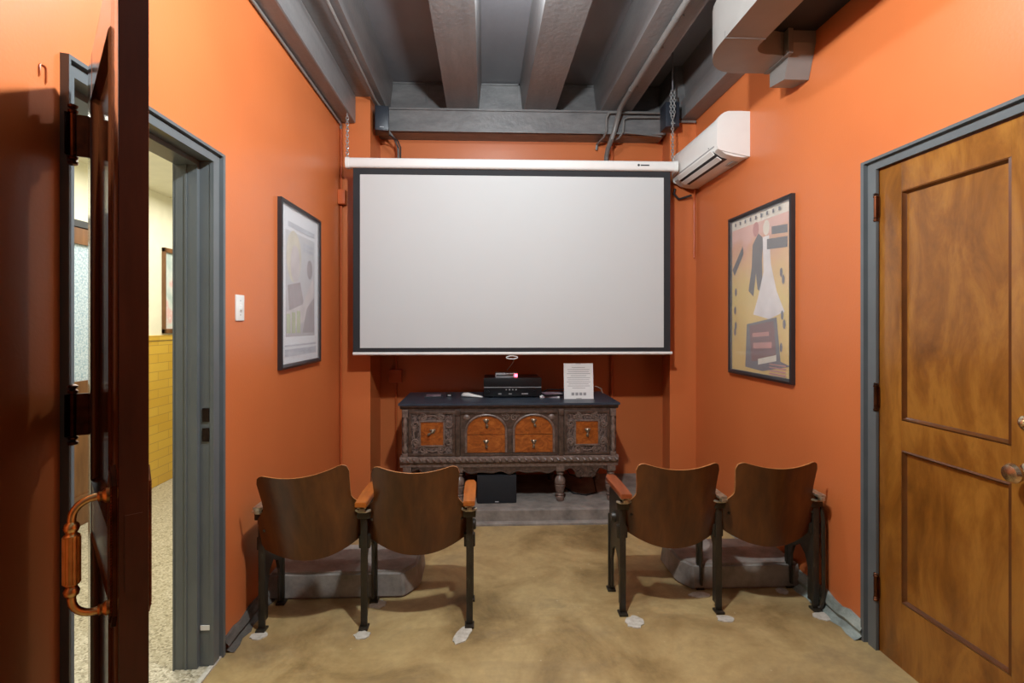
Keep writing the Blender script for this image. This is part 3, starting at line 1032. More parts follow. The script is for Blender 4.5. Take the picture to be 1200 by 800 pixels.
MB().prism(endp, 0.0, 0.045, 'y').build('end_cover', M['white_plastic'], ac, 25)
MB().prism(endp, 0.785, 0.80, 'y').build('end_cover', M['white_plastic'], ac, 25)
mb = MB().prism([(-0.2095, 0.086), (-0.208, 0.079), (-0.204, 0.078), (-0.2, 0.086)], 0.05, 0.78, 'y')
mb.build('panel_seam', M['grey_plastic'], ac, 0)
mb = MB().prism([(-0.200, 0.060), (-0.190, 0.047), (-0.152, 0.0215), (-0.112, 0.010), (-0.105, 0.03), (-0.18, 0.085)], 0.08, 0.70, 'y')
mb.build('air_outlet', M['ink'], ac, 0)
for (a, b) in (((-0.208, 0.066), (-0.188, 0.041)), ((-0.172, 0.030), (-0.142, 0.011))):
    dx, dz = b[0] - a[0], b[1] - a[1]
    n = math.hypot(dx, dz)
    ox, oz = dz / n * 0.005, -dx / n * 0.005
    mb = MB().prism([a, b, (b[0] + ox, b[1] + oz), (a[0] + ox, a[1] + oz)], 0.085, 0.695, 'y')
    mb.build('louvre', M['white_plastic'], ac, 0)
for yy in (0.2, 0.36, 0.52):
    MB().box(-0.16, -0.15, yy, yy + 0.006, 0.034, 0.05).build('louvre_pin', M['white_plastic'], ac, 0)
MB().box(-0.07, -0.03, 0.10, 0.19, -0.0015, 0.003).build('rating_label', M['grey_plastic'], ac, 0)
mb = MB().lathe([(0.004, 0), (0.004, 0.002), (0.001, 0.003)], 8, Matrix.Translation((-0.2085, 0.13, 0.095)) @ Matrix.Rotation(-PI / 2, 4, 'Y'))
mb.build('sensor', M['ink'], ac, 0)
tube_thing('hose', [(1.645, 4.05, 2.435), (1.65, 4.075, 2.41), (1.655, 4.095, 2.38), (1.655, 4.098, 2.30), (1.655, 4.098, 1.90)], 0.006, M['copper_paint'], 'thin orange drain line below the far end of the air conditioner', 'pipe')
tube_thing('hose', [(1.50, 4.085, 2.44), (1.49, 4.087, 2.40), (1.53, 4.088, 2.36), (1.57, 4.075, 2.37), (1.62, 4.06, 2.385)], 0.009, M['cable'], 'black hose loop tucked under the air conditioner corner', 'hose')

# ------------------------------------------------------------------ duct at the top right
du = thing('air_duct', 'grey round-ended air duct hugging the ceiling at right', 'duct', (0, 0, 0))
zb_, zt_ = 2.74, 2.98
xl_, xr_ = 1.145, 1.40
yn = 2.52
plan = [(xl_, RY + 0.4), (xl_, yn)]
plan += [(xl_ + 0.20 - 0.20 * math.cos(math.radians(a)), yn + 0.29 * math.sin(math.radians(a)) * 1.0) for a in range(10, 91, 10)]
plan += [(1.52, yn + 0.29), (1.52, 2.62)]
plan += [(1.44 + 0.10 * math.cos(math.radians(a)), 2.52 + 0.09 * math.sin(math.radians(a))) for a in range(80, 181, 20)]
plan += [(1.34, RY + 0.4)]
MB().prism(plan, zb_, zt_, 'z').build('duct_body', M['duct'], du, 30)
MB().box(xl_ - 0.002, 1.342, 2.462, 2.468, zb_ - 0.003, zb_ + 0.03).build('seam', M['conduit'], du, 0)
mb = MB().box(1.52, 1.545, 2.58, yn + 0.292, zb_ - 0.004, zt_, 0.002)
mb.build('seam', M['conduit'], du, 0)
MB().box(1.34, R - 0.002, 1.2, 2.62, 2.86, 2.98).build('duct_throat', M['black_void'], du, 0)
mb = MB().prism([(2.60, 2.80), (2.66, 2.64), (2.80, 2.66), (2.80, 2.975), (2.60, 2.975)], 1.545, R - 0.002, 'x')
mb.build('wall_boot', M['duct'], du, 20)

# ------------------------------------------------------------------ conduits and cables
cz = 3.10
tube_thing('conduit', [(-0.83, RY, cz), (-0.83, 4.1, cz), (-0.815, 4.18, 3.09), (-0.80, 4.25, 3.05), (-0.79, 4.28, 2.99), (-0.76, 4.30, 2.93), (-0.72, 4.32, 2.88), (-0.70, 4.38, 2.83), (-0.70, 4.42, 2.6), (-0.70, 4.49, 2.4)], 0.010, M['conduit'], 'thin grey conduit under the left joist bending down behind the screen', 'conduit')
tube_thing('conduit', [(L + 0.014, RY, 2.905), (L + 0.014, 4.06, 2.905), (L + 0.013, 4.083, 2.895), (L + 0.013, 4.09, 2.87)], 0.009, M['conduit'], 'thin grey conduit along the top of the left wall', 'conduit')
tube_thing('conduit', [(L + 0.013, 4.09, 2.87), (L + 0.013, 4.09, 2.40)], 0.009, M['copper_paint'], 'orange conduit dropping down the left corner above its box', 'conduit')
jb = MB().box(L, L + 0.055, 4.035, 4.105, 2.29, 2.40, 0.006).build('junction_box', M['copper_paint'])
tag(jb, 'orange junction box in the left corner beside the screen', 'junction box')
tube_thing('conduit', [(L + 0.013, 4.09, 2.285), (L + 0.013, 4.09, 0.1)], 0.009, M['copper_paint'], 'orange conduit running down the left corner below its box', 'conduit')
p3 = thing('conduit', 'thick grey pipe under the right joist dropping at the cross beam', 'conduit')
mb = MB().tube([(1.085, RY, 3.108), (1.085, 2.2, 3.108), (1.09, 4.05, 3.108), (1.09, 4.18, 3.10), (1.085, 4.25, 3.04), (1.07, 4.27, 2.97), (1.05, 4.29, 2.90), (1.04, 4.38, 2.85), (1.04, 4.44, 2.80), (1.04, 4.48, 2.6)], 0.020, 14)
mb.build('pipe', M['conduit'], p3)
for y in (2.95, 3.3, 3.85):
    xx = 1.087
    mb = MB()
    mb.tube([(xx, y - 0.012, 3.108), (xx, y + 0.012, 3.108)], 0.0215, 12)
    mb.box(xx + 0.01, xx + 0.045, y - 0.01, y + 0.01, 3.118, 3.128)
    mb.build('clamp', M['conduit'], p3)
tube_thing('conduit', [(1.47, 4.27, 3.105), (1.06, 4.27, 3.105), (1.02, 4.27, 3.10), (1.00, 4.27, 3.06), (1.0, 4.28, 2.95), (0.99, 4.32, 2.92), (0.97, 4.48, 2.915), (0.965, 4.49, 2.87)], 0.010, M['conduit'], 'grey conduit crossing the beam end and curling under it', 'conduit')
tube_thing('conduit', [(1.46, 4.28, 3.075), (1.18, 4.28, 3.07), (1.145, 4.28, 3.05), (1.14, 4.28, 2.95), (1.12, 4.32, 2.92), (1.07, 4.46, 2.915)], 0.009, M['conduit'], 'grey conduit looping below the crossing one at the beam', 'conduit')
tube_thing('conduit', [(1.15, 4.28, 2.945), (1.30, 4.285, 2.935), (1.46, 4.29, 2.92)], 0.007, M['conduit'], 'thin grey conduit sloping along the lower edge of the beam', 'conduit')
tube_thing('conduit', [(1.50, 4.08, 2.965), (1.66, 4.08, 2.965)], 0.010, M['conduit'], 'short grey conduit from the right speaker to the wall', 'conduit')
tube_thing('conduit', [(1.10, 4.49, 2.92), (1.10, 4.49, 0.15)], 0.013, M['copper_paint'], 'orange painted conduit running down the recess right of the sideboard', 'conduit')
tube_thing('cable', [(-0.80, 4.20, 2.90), (-0.74, 4.26, 2.885), (-0.69, 4.30, 2.86), (-0.67, 4.31, 2.81), (-0.672, 4.32, 2.60)], 0.006, M['cable'], 'black cable hanging from the left speaker behind the screen', 'cable')

for (x, sy_, rz, lab) in ((-0.795, 4.19, 0.15, 'small black speaker in the upper left corner of the recess'), (1.435, 4.03, 0.0, 'small black speaker in the upper right corner of the recess')):
    s = thing('wall_speaker', lab, 'speaker', (x, sy_, 2.88), rz, 'corner speakers')
    MB().box(-0.053, 0.053, -0.07, 0.07, 0, 0.19, 0.008).build('cabinet', M['speaker_blk'], s)
    MB().box(-0.047, 0.047, -0.075, -0.068, 0.006, 0.184, 0.003).build('grille', M['speaker_blk'], s)
    MB().box(-0.016, 0.016, -0.0765, -0.0745, 0.02, 0.026).build('badge', M['silver'], s, 0)

# ------------------------------------------------------------------ wall outlet
ob = MB().box(-0.79, -0.685, 4.455, BY, 0.89, 1.0, 0.006).build('junction_box', M['copper_paint'])
tag(ob, 'orange painted outlet box on the recess wall left of sideboard', 'junction box')
tube_thing('conduit', [(-0.735, 4.49, 0.89), (-0.735, 4.49, 0.10)], 0.009, M['copper_paint'], 'thin conduit dropping from the outlet box left of the sideboard', 'conduit')
tube_thing('conduit', [(-0.735, 4.49, 1.0), (-0.735, 4.49, 2.93)], 0.009, M['copper_paint'], 'thin conduit rising from the outlet box behind the screen', 'conduit')

# ------------------------------------------------------------------ sideboard
SX, SY, SZ = 0.19, 3.80, 0.097
sb = thing('sideboard', 'dark carved antique sideboard with orange inlays under the screen', 'sideboard', (SX, SY, SZ))
ZT = 0.719            # top surface above platform
BW = 0.772            # half width of body
DP = 0.60
mb = MB()
mb.prism([(-0.022, ZT - 0.014), (-0.022, ZT), (DP + 0.02, ZT), (DP + 0.02, ZT - 0.014)], -0.795, 0.795, 'x')
mb.build('top', M['sb_top'], sb, 0)
mb = MB()
mb.prism([(-0.016, ZT - 0.014), (-0.016, ZT - 0.022), (-0.006, ZT - 0.032), (0.004, ZT - 0.042), (DP, ZT - 0.042), (DP, ZT - 0.014)], -0.785, 0.785, 'x')
mb.box(-BW, BW, 0.004, DP, 0.335, ZT - 0.042)
mb.build('carcase', M['sb_wood'], sb, 0)
# lower gadrooned moulding
mb = MB().prism([(-0.016, 0.332), (-0.02, 0.318), (-0.016, 0.298), (0.0, 0.288), (0.0, 0.262), (DP, 0.262), (DP, 0.34), (-0.004, 0.34)], -0.785, 0.785, 'x')
for i in range(34):
    x = -0.77 + 1.54 * i / 33
    mb.tube([(x - 0.014, -0.02, 0.326), (x, -0.024, 0.314), (x + 0.012, -0.018, 0.301)], [0.005, 0.010, 0.005], 8)
mb.build('gadroon_moulding', M['sb_high'], sb, 30)


def scroll(mb, cx, cz, r, turns, dirn, a0, y, rad):
    pts = []
    n = int(14 * turns)
    for i in range(n + 1):
        f = i / n
        a = a0 + dirn * 2 * PI * turns * f
        rr = r * (1 - 0.8 * f)
        pts.append((cx + rr * math.cos(a), y, cz + rr * math.sin(a)))
    mb.tube(pts, rad, 6)


def drop_pull(mb, x, y, z, tilt=0.0):
    mb.lathe([(0.014, 0), (0.016, 0.003), (0.008, 0.007), (0.004, 0.010)], 12, Matrix.Translation((x, y, z + 0.016)) @ RX)
    for a in (30, 150):
        mb.lathe([(0.007, 0), (0.007, 0.003), (0.003, 0.005)], 8, Matrix.Translation((x + 0.017 * math.cos(math.radians(a)), y, z + 0.018 + 0.012 * math.sin(math.radians(a)))) @ RX)
    T = Matrix.Translation((x, y - 0.012, z + 0.016)) @ Matrix.Rotation(tilt, 4, 'Y')
    mb.lathe([(0.003, -0.046), (0.009, -0.040), (0.011, -0.032), (0.007, -0.022), (0.004, -0.014), (0.006, -0.006), (0.003, 0.0)], 10, T)


# end doors with carved field and square inlay
for s, (dx0, dx1), tilt in ((-1, (-0.722, -0.392), 0.95), (1, (0.392, 0.722), 0.1)):
    z0, z1 = 0.342, 0.664
    cx, czz = (dx0 + dx1) / 2, (z0 + z1) / 2
    mb = MB()
    for (a, b, c, d) in ((dx0, dx1, z0, z0 + 0.022), (dx0, dx1, z1 - 0.022, z1), (dx0, dx0 + 0.022, z0 + 0.02, z1 - 0.02), (dx1 - 0.022, dx1, z0 + 0.02, z1 - 0.02)):
        mb.box(a, b, -0.010, 0.006, c, d, 0.004)
    door = mb.build('cabinet_door', M['sb_wood'], sb, 30)
    MB().box(dx0 + 0.02, dx1 - 0.02, -0.002, 0.006, z0 + 0.02, z1 - 0.02).build('carved_field', M['sb_carved'], door, 0)
    mb = MB()
    iw, ih = 0.080, 0.082
    for (a, b, c, d) in ((-iw - 0.012, iw + 0.012, ih, ih + 0.012), (-iw - 0.012, iw + 0.012, -ih - 0.012, -ih), (-iw - 0.012, -iw, -ih, ih), (iw, iw + 0.012, -ih, ih)):
        mb.box(cx + a, cx + b, -0.012, 0, czz + c, czz + d, 0.003)
    fw_, fh_ = 0.118, 0.118
    for q in range(8):
        a = 2 * PI * q / 8 + PI / 8
        xx = cx + max(-fw_, min(fw_, 0.17 * math.cos(a)))
        zz = czz + max(-fh_, min(fh_, 0.17 * math.sin(a)))
        scroll(mb, xx, zz, 0.028, 1.6, 1 if q % 2 else -1, a, -0.005, 0.0065)
        scroll(mb, xx + 0.02 * math.cos(a + PI / 2), zz + 0.02 * math.sin(a + PI / 2), 0.018, 1.2, -1 if q % 2 else 1, a + PI, -0.004, 0.005)
    for q in range(4):
        a = PI / 2 * q
        xx = cx + 0.12 * math.cos(a)
        zz = czz + 0.118 * math.sin(a)
        t_ = (-math.sin(a), math.cos(a))
        mb.tube([(xx - 0.05 * t_[0], -0.003, zz - 0.05 * t_[1]), (xx + 0.012 * math.cos(a), -0.005, zz + 0.012 * math.sin(a)), (xx + 0.05 * t_[0], -0.003, zz + 0.05 * t_[1])], [0.003, 0.006, 0.003], 6)
    mb.build('carving', M['sb_high'], door, 40)
    MB().box(cx - iw, cx + iw, -0.006, 0, czz - ih, czz + ih).build('inlay', M['sb_inlay'], door, 0)
    mb = MB()
    drop_pull(mb, cx + 0.005, -0.006, czz, tilt)
    mb.build('door_pull', M['pull'], door, 40)

# centre section: two arched drawer fronts
z0, z1 = 0.342, 0.664
mb = MB()
x0c, x1c = -0.355, 0.345
xs = [(-0.171, 0.138), (0.172, 0.138)]
zspring, zbase = 0.52, 0.365


def arch_poly(cx, r, zb, zs, n=16):
    return [(cx + r, zb), (cx + r, zs)] + [(cx + r * math.cos(PI * i / n), zs + 0.11 * math.sin(PI * i / n) * (r / 0.138)) for i in range(1, n)] + [(cx - r, zs), (cx - r, zb)]


mb.box(x0c, x1c, -0.0005, 0.006, z0, z1)
mb.box(x0c, x1c, -0.010, 0.0, z1 - 0.02, z1, 0.003)
mb.box(x0c, x1c, -0.010, 0.0, z0, z0 + 0.016, 0.003)
for xx in (x0c + 0.018, 0.0005, x1c - 0.018):
    mb.box(xx - 0.018, xx + 0.018, -0.008, 0.0, z0 + 0.016, zspring + 0.01, 0.004)
cen = mb.build('centre_front', M['sb_wood'], sb, 30)
mb = MB()
for (cx, r) in xs:
    pts = [(x, -0.006, z) for x, z in arch_poly(cx, r + 0.006, zbase, zspring)]
    mb.tube(pts, 0.0085, 8)
for (cx, sg) in ((x0c + 0.045, 1), (x1c - 0.045, -1)):
    mb.lathe([(0.022, 0), (0.024, 0.004), (0.014, 0.012), (0.006, 0.014)], 12, Matrix.Translation((cx, 0.0, 0.615)) @ RX)
for sg in (-1, 1):
    scroll(mb, 0.001 + sg * 0.03, 0.615, 0.026, 1.5, sg, PI / 2, -0.002, 0.0045)
    scroll(mb, 0.001 + sg * 0.05, 0.635, 0.014, 1.2, -sg, 0, -0.002, 0.0035)
mb.build('arch_carving', M['sb_high'], cen, 40)
for (cx, r) in xs:
    full = arch_poly(cx, r - 0.002, zbase, zspring)
    zsplit = 0.493
    low = [(cx + r - 0.002, zbase), (cx + r - 0.002, zsplit - 0.002), (cx - r + 0.002, zsplit - 0.002), (cx - r + 0.002, zbase)]
    up = [(cx + r - 0.002, zsplit + 0.002)] + full[1:-1] + [(cx - r + 0.002, zsplit + 0.002)]
    for poly, zz in ((low, 0.424), (up, 0.565)):
        dr = MB().prism(poly, -0.0045, 0.003, 'y').build('drawer', M['sb_inlay'], sb, 0)
        mb = MB()
        drop_pull(mb, cx, -0.0045, zz + (0.008 if zz > 0.5 else 0), random.uniform(-0.25, 0.25))
        mb.build('drawer_pull', M['pull'], dr, 40)
# pilasters between sections and turned columns at the corners
for x in (-0.374, 0.368):
    mb = MB().box(x - 0.017, x + 0.017, -0.012, 0.004, 0.335, 0.675, 0.004)
    mb.box(x - 0.02, x + 0.02, -0.018, 0.004, 0.63, 0.675, 0.006)
    mb.build('pilaster', M['sb_wood'], sb, 30)
for x in (-0.748, 0.748):
    mb = MB()
    mb.box(x - 0.02, x + 0.02, -0.012, 0.004, 0.62, 0.675, 0.004)
    mb.box(x - 0.02, x + 0.02, -0.012, 0.004, 0.335, 0.365, 0.004)
    mb.lathe([(0.010, 0.365), (0.018, 0.385), (0.019, 0.40), (0.011, 0.42), (0.014, 0.45), (0.019, 0.475), (0.012, 0.50), (0.019, 0.52), (0.019, 0.54), (0.011, 0.56), (0.017, 0.585), (0.012, 0.605), (0.010, 0.62)], 14, Matrix.Translation((x, -0.004, 0)))
    mb.build('turned_column', M['sb_high'], sb, 40)


# scalloped aprons
def apron(x0, x1, prof_fn, y0=0.004, y1=0.03, top=0.266, n=48):
    poly = [(x0, top), (x1, top)] + [(x1 + (x0 - x1) * i / n, prof_fn(i / n)) for i in range(n + 1)]
    return MB().prism(poly, y0, y1, 'y')


def ap_end(f):
    return 0.165 + 0.075 * abs(math.cos(PI * f)) ** 1.3 - 0.012 * math.cos(6 * PI * f)


def ap_mid(f):
    return 0.215 + 0.012 * math.cos(10 * PI * f) * (0.6 + 0.4 * math.cos(4 * PI * f))


for (a, b, fn) in ((-0.70, -0.39, ap_end), (-0.34, 0.335, ap_mid), (0.395, 0.70, ap_end)):
    mb = apron(a, b, fn)
    n = 40
    mb.tube([(a + (b - a) * i / n, 0.002, fn(i / n) + 0.008) for i in range(n + 1)], 0.006, 6)
    if fn is ap_end:
        for sg in (-1, 1):
            scroll(mb, (a + b) / 2 + sg * 0.045, 0.205, 0.03, 1.5, -sg, PI / 2, 0.002, 0.006)
    else:
        mb.box(a, b, 0.0, 0.01, 0.252, 0.262, 0.003)
    mb.build('apron', M['sb_wood'], sb, 30)
# turned legs
LEG = [(0.012, 0.0), (0.024, 0.002), (0.027, 0.012), (0.030, 0.030), (0.024, 0.040), (0.030, 0.046), (0.030, 0.052), (0.022, 0.058), (0.030, 0.075), (0.036, 0.10), (0.039, 0.118), (0.030, 0.124),
       (0.039, 0.13), (0.039, 0.15), (0.034, 0.168), (0.022, 0.182), (0.017, 0.19), (0.028, 0.198), (0.028, 0.206), (0.018, 0.212), (0.018, 0.222)]
for x in (-0.735, -0.365, 0.366, 0.738):
    for y in (0.035, DP - 0.04):
        mb = MB().lathe(LEG, 18, Matrix.Translation((x, y, 0)))
        mb.box(x - 0.03, x + 0.03, y - 0.032, y + 0.03, 0.22, 0.27, 0.003)
        mb.build('leg', M['sb_high'], sb, 40)

# ------------------------------------------------------------------ things on the sideboard
TZ = SZ + ZT
rc = thing('av_receiver', 'black audio receiver on top of the sideboard', 'receiver', (0.225, 4.06, TZ))
MB().box(-0.218, 0.218, 0.012, 0.30, 0.012, 0.150, 0.004).build('housing', M['black_gear'], rc)
mb = MB().box(-0.222, 0.222, 0, 0.014, 0.010, 0.152, 0.003)
fp = mb.build('front_panel', M['black_gear'], rc)
MB().box(-0.22, 0.22, -0.002, 0.0, 0.078, 0.083).build('trim_strip', M['silver'], rc, 0)
for x in (-0.05, -0.025, 0.0, 0.025):
    MB().box(x - 0.005, x + 0.005, -0.002, 0.0, 0.058, 0.067).build('button', M['ink_mid'], rc, 0)
for x in (-0.10, -0.02, 0.08, 0.105):
    MB().box(x - 0.012, x + 0.012, -0.002, 0.0, 0.026, 0.034).build('button', M['ink_mid'], rc, 0)
for x in (-0.19, 0.165):
    mb = MB().lathe([(0.012, 0), (0.012, 0.012), (0.010, 0.014)], 16, Matrix.Translation((x, 0, 0.045)) @ RX)
    mb.build('knob', M['black_gear'], rc)
for x in (-0.17, 0.17):
    for y in (0.04, 0.26):
        MB().lathe([(0.018, 0), (0.02, 0.012)], 12, Matrix.Translation((x, y, 0))).build('foot', M['black_gear'], rc)
sd = thing('media_box', 'small silver box with glowing red light on the receiver', 'media box', (0.178, 4.10, TZ + 0.150))
MB().box(-0.085, 0.085, 0, 0.10, 0, 0.036, 0.004).build('case', M['silver'], sd)
MB().box(-0.078, 0.05, -0.001, 0.001, 0.014, 0.022).build('slot', M['ink'], sd, 0)
MB().box(0.062, 0.086, -0.002, 0.004, 0.006, 0.030, 0.002).build('indicator_light', M['led'], sd)
sg_ = thing('notice_card', 'white standing notice card on the right end of the sideboard', 'sign', (0.722, 3.98, TZ))
Tl = Matrix.Rotation(-0.10, 4, 'X')
mb = MB().box(-0.112, 0.112, 0, 0.004, 0.0, 0.27, 0.0, Tl)
mb.build('card', M['paper'], sg_, 0)
mb = MB()
for k in range(11):
    z = 0.235 - 0.0155 * k
    wln = [0.05, 0.085, 0.08, 0.09, 0.06, 0.088, 0.082, 0.09, 0.075, 0.085, 0.05][k]
    mb.box(-wln, wln, -0.0012, 0.0, z, z + 0.0035, 0, Tl)
mb.build('printed_lines', M['ink_mid'], sg_, 0)
for k in range(4):
    x = -0.045 + 0.03 * k
    MB().box(x - 0.011, x + 0.011, -0.0012, 0.0, 0.026, 0.048, 0, Tl).build('printed_icon', M['ink_mid'], sg_, 0)
for z in (0.002, 0.264):
    MB().box(-0.02, 0.02, -0.0012, 0.0, z, z + 0.004, 0, Tl).build('clip', M['ink_mid'], sg_, 0)
MB().prism([(0.008, 0.0), (0.0245, 0.19), (0.03, 0.19), (0.11, 0.0)], -0.02, 0.02, 'x').build('easel_back', M['paper'], sg_, 0)

dv = thing('disc_case', 'dark disc case with pale printed cover beside the receiver', 'disc case', (0.53, 4.085, TZ), 0.12)
MB().box(-0.075, 0.075, -0.06, 0.07, 0, 0.014, 0.002).build('case', M['black_gear'], dv)
M['cover_art'] = mottled('mauve_cover_print', [(0.35, (92, 70, 92)), (0.5, (160, 140, 156)), (0.7, (210, 200, 204))], (18, 18, 18), 3, rough=0.3)
MB().box(-0.07, 0.07, -0.056, 0.066, 0.014, 0.015).build('cover', M['cover_art'], dv, 0)
dv = thing('disc_case', 'pale disc case lying under the dark one beside the receiver', 'disc case', (0.515, 4.11, TZ), -0.1)
dv.location.z = TZ
bpy.data.objects['disc_case'].location.z = TZ + 0.016
MB().box(-0.075, 0.075, -0.07, 0.08, 0, 0.015, 0.002).build('case', M['paper'], dv)
MB().box(-0.06, 0.06, -0.0715, -0.0695, 0.003, 0.012).build('spine', M['cover_art'], dv, 0)

dc = thing('disc_sleeve', 'flat printed disc sleeve at the left end of the sideboard', 'disc sleeve', (-0.39, 4.16, TZ), 0.05)
MB().box(-0.065, 0.065, -0.06, 0.07, 0, 0.008, 0.002).build('sleeve', M['ink'], dc)
MB().box(-0.058, 0.058, -0.05, 0.06, 0.008, 0.009).build('cover', M['cover_art'], dc, 0)
kb = thing('remote_receiver', 'tiny black sensor box standing left of the white controller', 'sensor', (-0.265, 4.14, TZ))
MB().box(-0.022, 0.022, -0.02, 0.03, 0, 0.026, 0.004).build('case', M['black_gear'], kb)
MB().box(-0.012, 0.012, -0.0215, -0.0195, 0.008, 0.018).build('window', M['silver'], kb, 0)
gc = thing('remote_control', 'white handheld controller lying left of the receiver', 'remote control', (-0.09, 4.10, TZ), -0.35)
mb = MB()
prof = [(-0.085, 0.012, 0.010), (-0.07, 0.024, 0.016), (-0.03, 0.028, 0.018), (0.02, 0.020, 0.012), (0.06, 0.016, 0.009), (0.085, 0.010, 0.006)]
rings = []
for (x, hw, hz) in prof:
    rings.append([mb.bm.verts.new((x, hw * math.cos(2 * PI * k / 12), hz + hz * math.sin(2 * PI * k / 12))) for k in range(12)])
for A, B in zip(rings, rings[1:]):
    for k in range(12):
        mb._f([A[k], A[(k + 1) % 12], B[(k + 1) % 12], B[k]])
mb._f(rings[0][::-1])
mb._f(rings[-1])
mb.build('shell', M['white_plastic'], gc, 60)
for x in (-0.06, -0.04, -0.02):
    MB().lathe([(0.005, 0), (0.005, 0.003), (0.002, 0.004)], 8, Matrix.Translation((x, 0, 0.034))).build('button', M['ink_mid'], gc)
tube_thing('cable', [(0.87, 4.30, TZ + 0.004), (0.88, 4.27, TZ + 0.05), (0.91, 4.25, TZ + 0.062), (0.95, 4.24, TZ + 0.045), (0.962, 4.24, TZ + 0.006)], 0.0045, M['cable_pale'], 'pale cable arching beside the notice card', 'cable')
tube_thing('cable', [(0.46, 4.25, TZ + 0.006), (0.52, 4.28, TZ + 0.035), (0.60, 4.30, TZ + 0.03), (0.70, 4.33, TZ + 0.03), (0.80, 4.36, TZ + 0.005)], 0.005, M['cable'], 'black cable behind the disc cases and notice card', 'cable')

# subwoofer and cables under the sideboard
sw_ = thing('subwoofer', 'black cube subwoofer under the sideboard', 'subwoofer', (0.096, 3.79, SZ))
MB().box(-0.142, 0.142, 0.012, 0.30, 0.0, 0.20, 0.006).build('cabinet', M['black_matte'], sw_)
MB().box(-0.139, 0.139, 0.0, 0.014, 0.003, 0.197, 0.004).build('grille', M['black_matte'], sw_)
MB().box(-0.013, 0.013, -0.002, 0.0, 0.010, 0.016).build('badge', M['silver'], sw_, 0)
tube_thing('cable', [(0.62, 4.20, SZ + 0.006), (0.68, 3.98, SZ + 0.006), (0.77, 3.93, SZ + 0.008), (0.86, 4.0, SZ + 0.006), (0.88, 4.2, SZ + 0.06), (0.84, 4.35, SZ + 0.18)], 0.006, M['cable'], 'black cable looping on the platform under the sideboard', 'cable')
tube_thing('cable', [(0.62, 4.30, SZ + 0.20), (0.68, 4.15, SZ + 0.10), (0.76, 4.10, SZ + 0.085), (0.83, 4.15, SZ + 0.13), (0.86, 4.3, SZ + 0.22)], 0.005, M['cable'], 'black cable sagging between the sideboard legs', 'cable')

# ------------------------------------------------------------------ theatre seats
def back_panel(mb, w_low=0.230, w_top=0.190, zb=-0.105, zt=0.315):
    """bent plywood back: local origin at arm-bracket height centre; x across, y towards the stage, z up"""
    NU, NV, th = 44, 34, 0.011
    grids = []

    def hw(z):
        t = min(1, max(0, (z - 0.095) / 0.07))
        t = t * t * (3 - 2 * t)
        base = w_low + (w_top - w_low) * t
        if z > 0.2:
            base += 0.010 * (z - 0.2) / 0.11
        if z < -0.02:
            base -= 0.02 * ((-0.02 - z) / 0.085) ** 2
        return base
    for side in (0, 1):
        g = []
        for i in range(NU + 1):
            u = -1 + 2 * i / NU
            top = zt - 0.024 + 0.024 * min(1, abs(u) / 0.8) ** 2
            if abs(u) > 0.82:
                top -= 0.036 * (1 - math.sqrt(max(0, 1 - ((abs(u) - 0.82) / 0.18) ** 2)))
            bot = zb + 0.075 * abs(u) ** 2.2
            col = []
            for j in range(NV + 1):
                z = bot + (top - bot) * j / NV
                x = u * hw(z)
                y = 0.055 * (abs(x) / 0.22) ** 2 - 0.20 * (z - 0.0) - 0.15 * max(0, z - 0.1) ** 2
                col.append(mb.bm.verts.new((x, y + side * th, z)))
            g.append(col)
        grids.append(g)
    A, B = grids
    mb.mi = 0
    for i in range(NU):
        for j in range(NV):
            mb._f([A[i][j], A[i + 1][j], A[i + 1][j + 1], A[i][j + 1]])
            mb._f([B[i][j], B[i][j + 1], B[i + 1][j + 1], B[i + 1][j]])
    mb.mi = 1
    for i in range(NU):
        mb._f([A[i][NV], A[i + 1][NV], B[i + 1][NV], B[i][NV]])
        mb._f([A[i][0], B[i][0], B[i + 1][0], A[i + 1][0]])
    for j in range(NV):
        mb._f([A[0][j], A[0][j + 1], B[0][j + 1], B[0][j]])
        mb._f([A[NU][j], B[NU][j], B[NU][j + 1], A[NU][j + 1]])
    mb.mi = 0
    return mb


def seat_pan(mb):
    """plywood seat folded down: local origin at its rear edge"""
    NU, NV, th = 18, 14, 0.012
    G = []
    for side in (0, 1):
        g = []
        for i in range(NU + 1):
            u = -1 + 2 * i / NU
            col = []
            for j in range(NV + 1):
                v = j / NV
                x = u * (0.192 + 0.012 * v - 0.02 * max(0, v - 0.85) / 0.15)
                y = 0.035 * u * u * (1 - v) + 0.27 * v - 0.012 * u ** 4 * v
                z = 0.012 * u * u - 0.022 * math.sin(PI * min(1, v * 1.15)) * (1 - 0.4 * u * u) - 0.05 * max(0, v - 0.8) ** 2 / 0.04
                col.append(mb.bm.verts.new((x, y, z + side * th)))
            g.append(col)
        G.append(g)
    A, B = G
    for i in range(NU):
        for j in range(NV):
            mb._f([A[i][j], A[i + 1][j], A[i + 1][j + 1], A[i][j + 1]])
            mb._f([B[i][j], B[i][j + 1], B[i + 1][j + 1], B[i + 1][j]])
        mb._f([A[i][NV], A[i + 1][NV], B[i + 1][NV], B[i][NV]])
        mb._f([A[i][0], B[i][0], B[i + 1][0], A[i + 1][0]])
    for j in range(NV):
        mb._f([A[0][j], A[0][j + 1], B[0][j + 1], B[0][j]])
        mb._f([A[NU][j], B[NU][j], B[NU][j + 1], A[NU][j + 1]])
    # hinge arms under the pan
    for sx in (-1, 1):
        mb.box(sx * 0.18 - 0.012, sx * 0.18 + 0.012, 0.0, 0.16, -0.022, -0.004, 0.003)
    return mb


